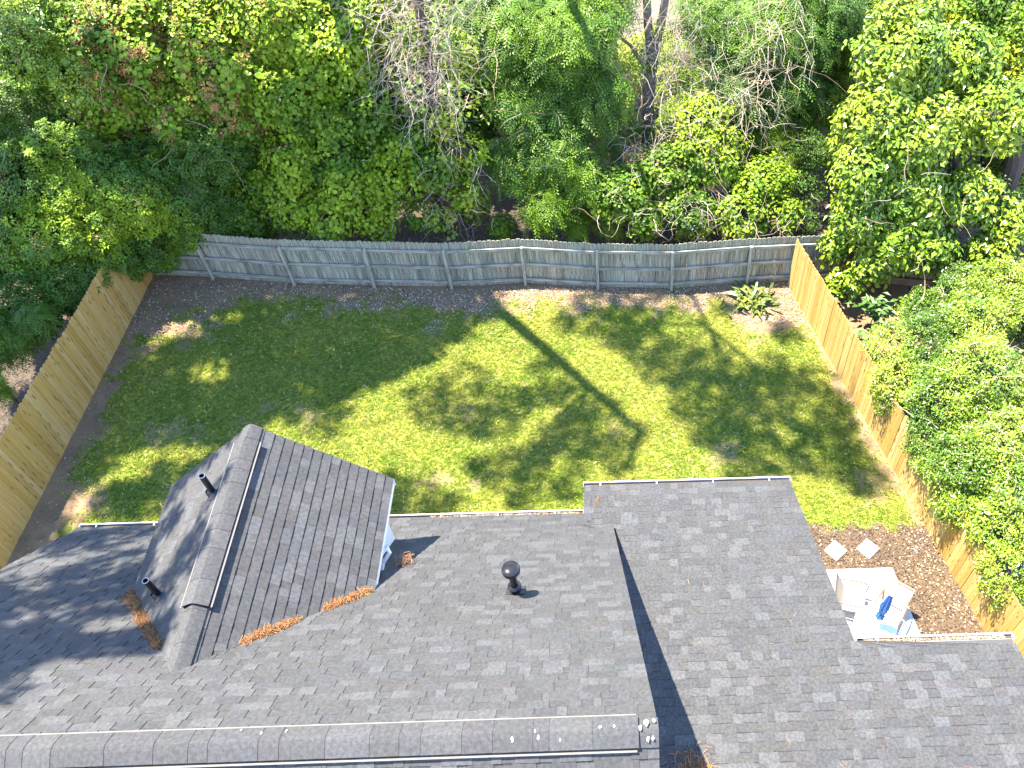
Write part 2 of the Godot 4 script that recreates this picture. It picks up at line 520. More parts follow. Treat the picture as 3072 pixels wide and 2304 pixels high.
	for s in [-1.0, 1.0]:
		st = begin()
		var lo := Vector3(-5.9 + s * 1.975, 5.152 - 0.02, -8.665)
		var hi := Vector3(-5.9, 6.805 - 0.02, -8.665)
		prism(st, [lo, lo - Vector3(0, 0.17, 0), hi - Vector3(0, 0.17, 0), hi] if s > 0 else [lo, hi, hi - Vector3(0, 0.17, 0), lo - Vector3(0, 0.17, 0)], Vector3(0, 0, 0.02))
		part(gable, "rake_board", done(st), M.white)
		st = begin()
		box(st, Vector3(-5.9 + s * 1.945 - 0.012, 4.98, -8.64), Vector3(-5.9 + s * 1.945 + 0.012, 5.125, -6.42))
		part(gable, "fascia_board", done(st), M.white)
		st = begin()
		box(st, Vector3(-5.9 + s * 1.84 - 0.105, 4.99, -8.64), Vector3(-5.9 + s * 1.84 + 0.09, 5.005, -6.5))
		part(gable, "soffit", done(st), M.white)
	st = begin()
	tube(st, [Vector3(-3.9, 5.02, -7.35), Vector3(-3.86, 4.9, -7.3), Vector3(-4.0, 4.72, -7.2), Vector3(-4.05, 4.55, -7.1)], [0.035, 0.035, 0.035, 0.035], 8)
	part(gable, "downspout_elbow", done(st), M.white)
	cap_strip(gable, Vector3(-5.9, 6.825, -4.4), Vector3(-5.9, 6.825, -8.66), Vector3(1, 0, 0), RISE, 0.16, 0.0, 33, "ridge_cap")
	vent = Node3D.new()
	vent.name = "ridge_vent"
	gable.add_child(vent, true)
	cap_strip(vent, Vector3(-5.9, 6.82, -5.45), Vector3(-5.9, 6.82, -8.35), Vector3(1, 0, 0), 0.66, 0.19, 0.05, 34, "vent_cap")
	for s in [-1.0, 1.0]:
		st = begin()
		box(st, Vector3(-0.01, -0.008, -8.35), Vector3(0.01, 0.008, -5.45), Transform3D(Basis(Vector3.BACK, -s * 0.7), Vector3(-5.9 + s * 0.212, 6.82 - 0.2 * RISE + 0.085, 0)))
		part(vent, "flange", done(st), M.edge)
		st = begin()
		box(st, Vector3(-0.006, -0.035, -8.35), Vector3(0.006, 0.035, -5.45), Transform3D(Basis.IDENTITY, Vector3(-5.9 + s * 0.165, 6.82 - 0.165 * RISE + 0.07, 0)))
		part(vent, "baffle", done(st), M.black)
	# flue vent on the main roof
	var flue := Node3D.new()
	flue.name = "flue_vent"
	house.add_child(flue, true)
	var fz := -6.28
	flue.position = Vector3(-1.6, main_y(fz), fz)
	var tilt := Basis(Vector3.RIGHT, -atan(RISE))
	st = begin()
	lathe(st, Vector3.ZERO, [Vector2(0.000, 0.820), Vector2(0.056, 0.818), Vector2(0.101, 0.805), Vector2(0.137, 0.775), Vector2(0.146, 0.750), Vector2(0.132, 0.745), Vector2(0.132, 0.715), Vector2(0.141, 0.705), Vector2(0.141, 0.690), Vector2(0.056, 0.670)])
	part(flue, "cap", done(st, true), M.black_metal)
	st = begin()
	lathe(st, Vector3.ZERO, [Vector2(0.062, 0.70), Vector2(0.062, -0.05)], 20)
	part(flue, "pipe", done(st, true), M.black_metal)
	st = begin()
	lathe(st, Vector3.ZERO, [Vector2(0.064, 0.25), Vector2(0.108, 0.215), Vector2(0.112, 0.2), Vector2(0.064, 0.195)], 24)
	part(flue, "storm_collar", done(st, true), M.black_metal)
	st = begin()
	lathe(st, Vector3.ZERO, [Vector2(0.08, 0.2), Vector2(0.09, 0.06), Vector2(0.125, -0.12)], 20)
	part(flue, "cone", done(st, true), M.black_metal)
	st = begin()
	box(st, Vector3(-0.15, 0.02, -0.17), Vector3(0.15, 0.024, 0.14), Transform3D(tilt, Vector3.ZERO))
	part(flue, "flashing", done(st), M.rubber)
	# plumbing vents on the left slope of the cross gable
	for q in [[214.0, 493.5, 0.46], [160.0, 596.0, 0.46]]:
		var slope_n := Vector3(-s40, c40, 0)
		var rr := ray(q[0], q[1])
		var o := Vector3(-7.87, 5.152, 0)
		var base := EYE + rr * ((o - EYE).dot(slope_n) / rr.dot(slope_n))
		var pv := Node3D.new()
		pv.name = "plumbing_vent"
		house.add_child(pv, true)
		pv.position = base
		st = begin()
		lathe(st, Vector3.ZERO, [Vector2(0.048, 0.5), Vector2(0.048, -0.06)], 14)
		lathe(st, Vector3.ZERO, [Vector2(0.036, 0.4), Vector2(0.036, 0.5), Vector2(0.048, 0.5)], 14)
		part(pv, "pipe", done(st), M.black)
		st = begin()
		lathe(st, Vector3.ZERO, [Vector2(0.035, 0.498), Vector2(0.05, 0.502), Vector2(0.05, 0.486)], 14)
		part(pv, "pipe_rim", done(st), M.pipe_end)
		var ax := Basis(Vector3.BACK, atan(RISE))
		st = begin()
		lathe(st, Vector3.ZERO, [Vector2(0.046, 0.12), Vector2(0.06, 0.1), Vector2(0.085, 0.05), Vector2(0.1, 0.035), Vector2(0.13, 0.026), Vector2(0.14, 0.014)], 18, ax)
		part(pv, "boot", done(st, true), M.rubber)
	# bird droppings on the ridge caps
	var r := RandomNumberGenerator.new()
	r.seed = 4
	for q in [[646, 722, 2.2], [654, 719, 1.2], [640, 727, 1.3], [600, 727, 1.0], [614, 726, 0.8], [512, 739, 1.2], [538, 737, 0.9], [535, 731, 0.7], [560, 739, 0.7], [653, 737, 0.9], [648, 738, 1.3], [260, 732, 0.8], [285, 729, 0.7], [239, 728, 0.6]]:
		var p := at_h(q[0], q[1], top + 0.06)
		var dz := p.z - RIDGE_Z
		p.y = top + 0.068 - 0.62 * (sqrt(dz * dz / 0.0342 + 0.03) - 0.173) * 0.185
		st = begin()
		var rad := []
		for k in 9:
			rad.append(0.016 * q[2] * r.randf_range(0.55, 1.3))
		for k in 9:
			var k2 := (k + 1) % 9
			var off := func(w: int) -> Vector3:
				var zz: float = sin(TAU * w / 9.0) * rad[w] * 1.5
				return Vector3(cos(TAU * w / 9.0) * rad[w] * 0.8, -absf(zz + dz) * 0.55 + absf(dz) * 0.55, zz)
			tri(st, p + Vector3(0, 0.004, 0), p + off.call(k2), p + off.call(k))
		part(house, "bird_dropping", done(st), M.white)

# ---------- fences ----------
func picket_mesh(w: float, h: float, ear: float) -> ArrayMesh:
	var st := begin()
	var pts := [Vector3(-w / 2, 0, 0), Vector3(w / 2, 0, 0), Vector3(w / 2, h - ear, 0), Vector3(w / 2 - ear * 0.85, h, 0), Vector3(-w / 2 + ear * 0.85, h, 0), Vector3(-w / 2, h - ear, 0)]
	for side in 2:
		for k in range(1, 5):
			var t: Array = [pts[0], pts[k], pts[k + 1]] if side == 0 else [pts[0], pts[k + 1], pts[k]]
			for i in [0, 2, 1]:
				var p: Vector3 = t[i]
				st.set_uv(Vector2(p.x / w + 0.5, 1 - p.y / h))
				st.add_vertex(p + Vector3(0, 0, 0.009 if side == 0 else -0.009))
	for k in 6:
		var a: Vector3 = pts[k]
		var b: Vector3 = pts[(k + 1) % 6]
		quad(st, a + Vector3(0, 0, -0.009), b + Vector3(0, 0, -0.009), b + Vector3(0, 0, 0.009), a + Vector3(0, 0, 0.009))
	return done(st)
func pickets(fence: Node3D, a: Vector3, b: Vector3, h: float, tones: Array, seed_: int, wild := 0.01, odd := 0.0, wide := 0.136) -> void:
	# boards from a to b; their faces look to the left of the way
	var r := RandomNumberGenerator.new()
	r.seed = seed_
	var shapes := [picket_mesh(wide, h, 0.034), picket_mesh(wide - 0.0005, h + 0.01, 0.03), picket_mesh(wide + 0.0005, h - 0.008, 0.038)]
	var d := (b - a).normalized()
	var n := int(round((b - a).length() / 0.142))
	var step := (b - a).length() / n
	var turn := Basis(d, Vector3.UP, d.cross(Vector3.UP))
	for k in n:
		var where := a + d * (k + 0.5) * step + Vector3(0, r.randf_range(-0.012, 0.012), 0)
		var t := Transform3D(turn * Basis(Vector3.BACK, r.randfn(0, wild * 0.5)) * Basis(Vector3.UP, r.randfn(0, wild)), where + d.cross(Vector3.UP) * r.randfn(0, 0.005))
		var m: Material = tones[r.randi() % tones.size()]
		if odd > 0 and r.randf() < odd:
			m = M.odd_board[r.randi() % 2]
		part(fence, "picket", shapes[r.randi() % 3], m, t)

func rails_and_posts(fence: Node3D, spots: Array, heights: Array, tall: float, side: Vector3, tones: Array, seed_: int) -> void:
	var r := RandomNumberGenerator.new()
	r.seed = seed_
	for i in spots.size():
		var st := begin()
		box(st, Vector3(-0.045, -0.05, -0.045), Vector3(0.045, tall + r.randf_range(-0.02, 0.03), 0.045), Transform3D(Basis(Vector3.BACK, r.randfn(0, 0.008)), spots[i] + side * 0.1))
		part(fence, "post", done(st), tones[(i * 3 + 1) % tones.size()])
		if i + 1 < spots.size():
			var a: Vector3 = spots[i]
			var b: Vector3 = spots[i + 1]
			var d := (b - a).normalized()
			var bas := Basis(d, Vector3.UP, d.cross(Vector3.UP))
			for h in heights:
				st = begin()
				box(st, Vector3(0.047, -0.045, -0.019), Vector3((b - a).length() - 0.047, 0.045, 0.019), Transform3D(bas, a + Vector3(0, h + r.randf_range(-0.015, 0.015), 0) + side * 0.075))
				part(fence, "rail", done(st), tones[(i + int(h * 7)) % tones.size()])

func build_fences() -> void:
	# the weathered back fence follows its posts
	var f := thing("back_fence", "weathered grey picket fence with posts and rails along the back of the yard", "fence")
	var spots: Array[Vector3] = [Vector3(-14.2, 0, -20.25), Vector3(-12.19, 0, -20.06), Vector3(-9.61, 0, -19.69), Vector3(-7.13, 0, -19.51), Vector3(-4.75, 0, -19.36), Vector3(-2.5, 0, -19.44), Vector3(-0.28, 0, -19.16), Vector3(1.96, 0, -19.05), Vector3(4.28, 0, -19.22), Vector3(6.9, 0, -19.3)]
	for i in spots.size() - 1:
		pickets(f, spots[i], spots[i + 1], 1.72, M.old_board, 50 + i, 0.006, 0.012, 0.1415)
	rails_and_posts(f, spots, [0.24, 0.83, 1.44], 1.5, Vector3(0, 0, 1), M.old_rail, 60)
	f = thing("neighbour_fence", "brown wooden fence half hidden behind the glossy shrub", "fence")
	var p0 := Vector3(7.05, 0, -19.32)
	var p1 := Vector3(10.0, 0, -18.75)
	var p2 := Vector3(16.0, 0, -17.4)
	pickets(f, p0, p1, 1.72, M.brown_board, 70, 0.012)
	pickets(f, p1, p2, 1.72, M.brown_board, 71, 0.012)
	rails_and_posts(f, [p0, p1, p1.lerp(p2, 0.4), p1.lerp(p2, 0.8), p2], [0.3, 0.85, 1.42], 1.5, Vector3(-0.2, 0, 1).normalized(), M.brown_board, 72)
	# the new side fences
	f = thing("left_side_fence", "new yellow pine picket fence standing in tree shade beside bare soil", "fence")
	pickets(f, Vector3(-14.42, 0, -5.0), Vector3(-14.39, 0, -10.0), 2.0, M.new_board, 80, 0.004)
	pickets(f, Vector3(-14.39, 0, -10.0), Vector3(-14.22, 0, -15.6), 2.0, M.new_board, 81, 0.004)
	pickets(f, Vector3(-14.22, 0, -15.6), Vector3(-14.12, 0, -20.15), 1.96, M.new_board, 82, 0.004)
	f = thing("right_side_fence", "new orange pine picket fence in the sun beside the glossy shrub", "fence")
	pickets(f, Vector3(5.55, 0, -19.05), Vector3(6.45, 0, -15.2), 1.83, M.new_board, 83, 0.005)
	pickets(f, Vector3(6.45, 0, -15.2), Vector3(7.0, 0, -12.85), 1.83, M.new_board, 84, 0.005)
	pickets(f, Vector3(7.0, 0, -12.85), Vector3(8.2, 0, -7.6), 1.83, M.new_board, 85, 0.005)
	pickets(f, Vector3(8.2, 0, -7.6), Vector3(8.75, 0, -5.0), 1.83, M.new_board, 86, 0.005)

# ---------- ground ----------
func soft(a: float, b: float, x: float) -> float: return smoothstep(a, b, x)
func back_z(x: float) -> float: return lerpf(-20.2, -19.3, clampf((x + 14.2) / 9.0, 0, 1))
func right_x(z: float) -> float: return 5.55 + (z + 19.05) * 0.2316
func bare(x: float, z: float) -> float:
	# how much soil shows: 0 turf, 1 bare
	var n := fbm.get_noise_2d(x * 6.0, z * 6.0) + 0.5 * fbm.get_noise_2d(x * 22.0 + 40, z * 22.0)
	var s := 1.0 - soft(0.45, 1.5, z - back_z(x) + n * 0.9)
	s = maxf(s, 1.0 - soft(0.6, 1.05, (x + 14.0) / 5.6 + (z + 20.0) / 4.2 + n * 0.45))
	s = maxf(s, 1.0 - soft(0.2, 0.8, x + 14.25 + n * 0.6))
	s = maxf(s, (1.0 - soft(0.7, 1.7, x + 14.3 + n * 0.9)) * soft(-13.0, -11.6, z))
	s = maxf(s, 1.0 - soft(0.75, 1.35, Vector2(x - 4.7, (z + 18.1) * 0.9).length() + n * 0.5))
	s = maxf(s, 0.8 * (1.0 - soft(0.1, 0.5, right_x(z) - x + n * 0.35)))
	s = maxf(s, 0.55 * soft(0.34, 0.6, fbm.get_noise_2d(x * 3.2 + 300, z * 3.2) + 0.25 * n))
	return s
func mulch(x: float, z: float) -> float:
	var n := fbm.get_noise_2d(x * 14.0 + 9, z * 14.0)
	return soft(-10.55, -10.35, z + n * 0.25 - 0.04 * (x - 5)) * soft(3.0, 3.3, x)
func build_ground() -> void:
	var big := PlaneMesh.new()
	big.size = Vector2(260, 260)
	var floor_m := mat(Color(0.15, 0.11, 0.075))
	floor_m.albedo_texture = speckle(0.25, 1.0, 0.03, 41)
	floor_m.uv1_triplanar = true
	floor_m.uv1_world_triplanar = true
	floor_m.uv1_scale = Vector3(0.45, 0.45, 0.45)
	var g := structure("ground", big, floor_m)
	g.position.y = -0.02
	var st := begin()
	quad(st, Vector3(-40, 0.0, -34.0), Vector3(60, 0.0, -34.0), Vector3(60, 0.0, -110), Vector3(-40, 0.0, -110))
	var field_m := mat(Color(0.2, 0.165, 0.115))
	field_m.albedo_texture = speckle(0.55, 1.0, 0.02, 42)
	field_m.uv1_triplanar = true
	field_m.uv1_world_triplanar = true
	field_m.uv1_scale = Vector3(0.2, 0.2, 0.2)
	structure("dry_field", done(st), field_m)
	# the yard
	var x0 := -15.0
	var x1 := 9.2
	var z0 := -20.6
	var z1 := -5.0
	var w := 1150
	var h := 740
	var im := Image.create(w, h, false, Image.FORMAT_RGB8)
	var fine := FastNoiseLite.new()
	fine.frequency = 0.35
	fine.seed = 6
	for j in h:
		var z := z0 + (z1 - z0) * (j + 0.5) / h
		for i in w:
			var x := x0 + (x1 - x0) * (i + 0.5) / w
			var b := bare(x, z)
			var f := fine.get_noise_2d(i, j)
			var f2 := fbm.get_noise_2d(x * 9.0, z * 9.0)
			var turf := Color(0.15 + 0.06 * f + 0.04 * f2, 0.155 + 0.06 * f + 0.04 * f2, 0.025 + 0.012 * f)
			var soil := Color(0.175 + 0.06 * f + 0.05 * f2, 0.115 + 0.045 * f + 0.035 * f2, 0.066 + 0.028 * f + 0.022 * f2)
			var c := turf.lerp(soil, clampf(b * 1.15, 0, 1))
			var mu := mulch(x, z)
			if mu > 0.01:
				c = c.lerp(Color(0.085 + 0.045 * f + 0.02 * f2, 0.058 + 0.033 * f + 0.014 * f2, 0.035 + 0.02 * f), mu)
			im.set_pixel(i, j, c.linear_to_srgb())
	var yard_m := mat(Color(1, 1, 1), 0.95)
	yard_m.albedo_texture = ImageTexture.create_from_image(im)
	st = begin()
	var nx := 80
	var nz := 52
	for j in nz:
		for i in nx:
			var p := []
			var uv := []
			for k in [[0, 1], [1, 1], [1, 0], [0, 0]]:
				var u: float = float(i + k[0]) / nx
				var v: float = float(j + k[1]) / nz
				var x := lerpf(x0, x1, u)
				var z := lerpf(z0, z1, v)
				p.append(Vector3(x, yard_y(x, z), z))
				uv.append(Vector2(u, v))
			for k in [0, 2, 1, 0, 3, 2]:
				st.set_uv(uv[k]); st.set_smooth_group(0); st.add_vertex(p[k])
	structure("lawn", done(st), yard_m)
	# grass tufts
	st = begin()
	var r := RandomNumberGenerator.new()
	r.seed = 77
	for k in 6:
		var a := TAU * k / 6.0 + r.randf()
		var d := Vector3(cos(a), 0, sin(a))
		var s := Vector3(-sin(a), 0, cos(a))
		var o := d * 0.012
		var t := o + d * r.randf_range(0.02, 0.045) + Vector3(0, r.randf_range(0.03, 0.055), 0)
		tri(st, o - s * 0.006, o + s * 0.006, t)
	var tuft := done(st)
	var xf := []
	var cols := []
	for k in 120000:
		var x := r.randf_range(-14.2, 8.2)
		var z := r.randf_range(-19.6, -8.6)
		if x > right_x(z) - 0.05 or z < back_z(x) + 0.15:
			continue
		if (z > -9.3 and x > -10.9) or (z > -9.8 and x > -0.5):
			continue
		var b := bare(x, z)
		if r.randf() < b * 0.95 or r.randf() < mulch(x, z) * 1.1:
			continue
		var v := r.randf_range(0.5, 1.5)
		var shade := clampf(0.5 + fbm.get_noise_2d(x * 4.0, z * 4.0) + r.randfn(0, 0.22), 0, 1)
		var c := Color(0.10, 0.175, 0.014).lerp(Color(0.28, 0.275, 0.045), shade)
		var sc := r.randf_range(0.7, 1.4) * (1.0 - 0.4 * b)
		xf.append(Transform3D(Basis(Vector3.UP, r.randf() * TAU).scaled(Vector3(sc, sc * r.randf_range(0.6, 1.1), sc)), Vector3(x, yard_y(x, z) - 0.002, z)))
		cols.append(Color(c.r * v, c.g * v, c.b * v))
	var grass := scatter(self, "grass", tuft, M.grass, xf, cols)
	xf = []
	cols = []
	st = begin()
	leaf(st, Vector3.ZERO, Vector3(0.8, 0.45, 0).normalized(), Vector3(0, 0, 1), 0.06, 0.034, 0.006)
	leaf(st, Vector3.ZERO, Vector3(-0.5, 0.35, 0.7).normalized(), Vector3(0.8, 0, 0.55).normalized(), 0.05, 0.03, 0.006)
	var blade := done(st)
	for k in 52000:
		var x := r.randf_range(-14.2, 8.2)
		var z := r.randf_range(-19.6, -8.6)
		if x > right_x(z) - 0.05 or z < back_z(x) + 0.15 or (z > -9.3 and x > -10.9) or (z > -9.8 and x > -0.5) or r.randf() < bare(x, z) * 0.9 or r.randf() < mulch(x, z) * 1.1:
			continue
		var sc := r.randf_range(0.5, 1.15)
		var q := r.randf()
		var c := Color(0.05, 0.10, 0.010).lerp(Color(0.16, 0.22, 0.016), q)
		if q > 0.82:
			c = Color(0.30, 0.33, 0.045)
		if q > 0.98:
			c = Color(0.42, 0.35, 0.22)
		xf.append(Transform3D(Basis(Vector3.UP, r.randf() * TAU).scaled(Vector3(sc, sc, sc)), Vector3(x, yard_y(x, z) + 0.02, z)))
		cols.append(c)
	var weeds := scatter(self, "lawn_weeds", blade, M.grass, xf, cols)
	tag(weeds, "small flat leaved weeds and dry bits speckling the turf", "weeds", "", "stuff")
	tag(grass, "short yellow green turf grass covering the fenced back yard", "grass", "", "stuff")
	# fallen leaves and bark chips
	st = begin()
	leaf(st, Vector3.ZERO, Vector3(1, 0.1, 0), Vector3(0, 0, 1), 0.05, 0.024, 0.007)
	var flake := done(st)
	xf = []
	cols = []
	for k in 34000:
		var x := r.randf_range(-14.2, 8.6)
		var z := r.randf_range(-20.0, -5.6)
		if x > right_x(z) + 0.05 or z < back_z(x) + 0.1:
			continue
		if (z > -9.2 and x < 3.9) or (x > 3.5 and x < 6.9 and z > -9.27 and x < patio_right(z)):
			continue
		var keep := 0.035 + 0.75 * bare(x, z) * (1.0 if z < -16.5 else 0.3)
		var mu := mulch(x, z)
		keep = maxf(keep, mu * 0.12)
		if r.randf() > keep:
			continue
		var c := Color(0.26, 0.18, 0.10).lerp(Color(0.13, 0.07, 0.03), r.randf())
		if r.randf() < 0.35:
			c = Color(0.40, 0.33, 0.24)
		var sc := r.randf_range(0.6, 1.5)
		xf.append(Transform3D(Basis.from_euler(Vector3(r.randfn(0, 0.3), r.randf() * TAU, r.randfn(0, 0.3))).scaled(Vector3(sc, sc, sc)), Vector3(x, yard_y(x, z) + 0.012, z)))
		cols.append(c)
	for k in 44000:
		var x := r.randf_range(-14.1, 8.4)
		var z := r.randf_range(-20.0, -17.4)
		var c := Color(0.38, 0.29, 0.18).lerp(Color(0.13, 0.075, 0.04), r.randf())
		if r.randf() < 0.33:
			c = Color(0.46, 0.40, 0.31)
		if k % 3 == 0:
			x = r.randf_range(3.9, 8.4)
			z = r.randf_range(-10.6, -5.6)
			c = Color(0.20, 0.135, 0.075).lerp(Color(0.035, 0.023, 0.014), sqrt(r.randf()))
			if r.randf() < 0.05 + 0.13 * soft(-1.6, -0.1, x - right_x(z)):
				c = Color(0.50, 0.41, 0.29)
			if mulch(x, z) < r.randf() or x < patio_right(z) + 0.02 and z > -9.27:
				continue
		elif r.randf() > bare(x, z) * (0.35 + 0.65 * soft(-12, -6, x)):
			continue
		if x > right_x(z) - 0.02 or z < back_z(x) + 0.1:
			continue
		var sc := r.randf_range(0.7, 1.5)
		xf.append(Transform3D(Basis.from_euler(Vector3(r.randfn(0, 0.35), r.randf() * TAU, r.randfn(0, 0.35))).scaled(Vector3(sc, sc, sc)), Vector3(x, yard_y(x, z) + 0.014, z)))
		cols.append(c)
	var lit := scatter(self, "leaf_litter", flake, M.litter, xf, cols)
	tag(lit, "dry fallen leaves along the back fence and over the mulch bed", "leaf litter", "", "stuff")
	# litter on the woodland floor behind the fences
	xf = []
	cols = []
	for k in 9000:
		var x := r.randf_range(-24, 16)
		var z := r.randf_range(-30, -19.7) if k % 3 else r.randf_range(-20, -8)
		if k % 3 == 0 and x > -14.6 and x < 9.5:
			continue
		var sc := r.randf_range(1.0, 2.2)
		xf.append(Transform3D(Basis.from_euler(Vector3(r.randfn(0, 0.4), r.randf() * TAU, r.randfn(0, 0.4))).scaled(Vector3(sc, sc, sc)), Vector3(x, 0.01, z)))
		cols.append(Color(0.24, 0.16, 0.09).lerp(Color(0.10, 0.06, 0.03), r.randf()))
	lit = scatter(self, "woodland_litter", flake, M.litter, xf, cols)
	tag(lit, "brown fallen leaves on the woodland floor behind the back fence", "leaf litter", "", "stuff")
func patio_right(z: float) -> float: return lerpf(6.47, 6.80, (z + 9.26) / 2.3)
func yard_y(x: float, z: float) -> float:
	return 0.006 + 0.022 * (fbm.get_noise_2d(x * 2.0, z * 2.0) + 0.4)

# ---------- leaves ----------
func leaf(st: SurfaceTool, o: Vector3, d: Vector3, s: Vector3, l: float, w: float, fold := 0.01, droop := 0.0) -> void:
	var up := s.cross(d).normalized()
	var mid := o + d * l * 0.45
	var t := o + d * l - Vector3(0, droop, 0)
	var a := mid + s * w * 0.5 + up * fold
	var b := mid - s * w * 0.5 + up * fold
	tri(st, o, a, t)
	tri(st, o, t, b)
func round_leaf(st: SurfaceTool, o: Vector3, d: Vector3, s: Vector3, l: float, w: float) -> void:
	var up := s.cross(d).normalized() * w * 0.1
	var p := [o, o + d * l * 0.12 + s * w * 0.42 + up, o + d * l * 0.6 + s * w * 0.45 + up, o + d * l, o + d * l * 0.6 - s * w * 0.45 + up, o + d * l * 0.12 - s * w * 0.42 + up]
	for k in range(1, 5):
		tri(st, p[0], p[k], p[k + 1])
func sprig(kind: String, seed_: int) -> ArrayMesh:
	var r := RandomNumberGenerator.new()
	r.seed = seed_
	var st := begin()
	match kind:
		"vine":
			for k in 6:
				var a := TAU * k / 6.0 + r.randf() * 0.8
				var d := Vector3(cos(a), r.randf_range(-0.7, 0.15), sin(a)).normalized()
				var s := Vector3(-sin(a), r.randf_range(-0.35, 0.35), cos(a)).normalized()
				var l := r.randf_range(0.085, 0.14)
				round_leaf(st, Vector3(cos(a), 0, sin(a)) * r.randf_range(0.02, 0.13) + Vector3(0, r.randf_range(-0.08, 0.08), 0), d, s, l, l * 0.95)
		"oak":
			for k in 9:
				var a := TAU * k / 9.0 + r.randf() * 0.5
				var d := Vector3(cos(a), r.randf_range(-0.2, 0.7), sin(a)).normalized()
				var s := Vector3(-sin(a), r.randf_range(-0.3, 0.3), cos(a)).normalized()
				leaf(st, Vector3(cos(a), 0, sin(a)) * r.randf_range(0.0, 0.06) + Vector3(0, r.randf_range(-0.03, 0.05), 0), d, s, r.randf_range(0.07, 0.11), 0.042, 0.006)
		"broad":
			for k in 7:
				var a := TAU * k / 7.0 + r.randf() * 0.9
				var d := Vector3(cos(a), r.randf_range(-0.9, 0.1), sin(a)).normalized()
				var s := Vector3(-sin(a), r.randf_range(-0.3, 0.3), cos(a)).normalized()
				leaf(st, Vector3(cos(a), 0, sin(a)) * r.randf_range(0.0, 0.14) + Vector3(0, r.randf_range(-0.06, 0.06), 0), d, s, r.randf_range(0.11, 0.165), 0.072, 0.012, 0.015)
		"frond":
			for f in 2:
				var a := f * 2.6 + r.randf()
				var d := Vector3(cos(a), -0.35, sin(a)).normalized()
				var s := Vector3(-sin(a), 0, cos(a))
				for k in 6:
					var o := d * (0.05 + 0.048 * k) - Vector3(0, 0.0025 * k * k, 0)
					for e in [-1.0, 1.0]:
						var out: Vector3 = (s * e + d * 0.45 - Vector3(0, 0.2, 0)).normalized() * (0.08 - 0.004 * k)
						tri(st, o - d * 0.012, o + out * 0.6 + d * 0.024, o + out)
		"small":
			for k in 10:
				var a := TAU * r.randf()
				var d := Vector3(cos(a), r.randf_range(-0.3, 0.9), sin(a)).normalized()
				var s := Vector3(-sin(a), r.randf_range(-0.4, 0.4), cos(a)).normalized()
				leaf(st, Vector3(r.randf_range(-0.07, 0.07), r.randf_range(-0.05, 0.06), r.randf_range(-0.07, 0.07)), d, s, r.randf_range(0.045, 0.07), 0.028, 0.004)
	return done(st)

# lobes: arrays of [centre, radii]; leaf sprigs are spread through the outer shell of each lobe and joined into one mesh
var tri_total := 0
func crown(tree: Node3D, called: String, lobes: Array, kind: String, m: Material, per_m2: float, size: float, palette: Array, seed_: int, droop := 0.0) -> void:
	var r := RandomNumberGenerator.new()
	r.seed = seed_
	var shapes := []
	for k in 3:
		var a := sprig(kind, seed_ + k).surface_get_arrays(0)
		var fill := PackedColorArray()
		fill.resize(a[Mesh.ARRAY_VERTEX].size())
		shapes.append([a[Mesh.ARRAY_VERTEX], a[Mesh.ARRAY_NORMAL], fill])
	var vs := PackedVector3Array()
	var ns := PackedVector3Array()
	var cs := PackedColorArray()
	var base := tree.position
	for q in lobes:
		var c: Vector3 = q[0]
		var rad: Vector3 = q[1]
		var n := int(per_m2 * 12.57 * (rad.x * rad.y + rad.y * rad.z + rad.x * rad.z) / 3.0)
		for k in n:
			var d := Vector3(r.randfn(), r.randfn(), r.randfn()).normalized()
			if d.z < -0.35 and d.y < 0.3 and r.randf() < 0.6:
				continue
			var bump := 1.0 + 0.55 * fbm.get_noise_3dv((c + d * rad) * 5.5) + 0.25 * fbm.get_noise_3dv((c + d * rad) * 17.0)
			var p := c + d * rad * bump * (1.0 - absf(r.randfn(0, 0.16)))
			if droop > 0 and r.randf() < 0.3:
				p.y -= r.randf() * droop
			if p.y < 0.04:
				continue
			var deep := false
			for o in lobes:
				if o[0] != c and ((p - o[0]) / o[1]).length_squared() < 0.36:
					deep = true
					break
			if deep:
				continue
			var up := (d * 0.7 + Vector3.UP * 0.75 + Vector3(r.randfn(), r.randfn(), r.randfn()) * 0.33).normalized()
			var x := up.cross(Vector3(r.randfn(), r.randfn(), r.randfn())).normalized()
			var sc := size * r.randf_range(0.65, 1.3)
			var bas := Basis(x, up, x.cross(up))
			var f := clampf(0.5 + 1.3 * fbm.get_noise_3dv(p * 3.0 + Vector3(50, 0, 0)) + r.randfn(0, 0.2), 0, 0.999) * (palette.size() - 1)
			var col: Color = palette[int(f)].lerp(palette[int(f) + 1], f - int(f))
			var v := r.randf_range(0.75, 1.25)
			var shape: Array = shapes[r.randi() % 3]
			vs.append_array(Transform3D(bas.scaled(Vector3(sc, sc, sc)), p - base) * (shape[0] as PackedVector3Array))
			ns.append_array(Transform3D(bas, Vector3.ZERO) * (shape[1] as PackedVector3Array))
			var paint: PackedColorArray = shape[2]
			paint.fill(Color(col.r * v, col.g * v, col.b * v))
			cs.append_array(paint)
	var arrays := []
	arrays.resize(Mesh.ARRAY_MAX)
	arrays[Mesh.ARRAY_VERTEX] = vs
	arrays[Mesh.ARRAY_NORMAL] = ns
	arrays[Mesh.ARRAY_COLOR] = cs
	var mesh := ArrayMesh.new()
	mesh.add_surface_from_arrays(Mesh.PRIMITIVE_TRIANGLES, arrays)
	tri_total += vs.size() / 3
	var o := part(tree, called, mesh, m)
	o.set_meta("kind", "stuff")

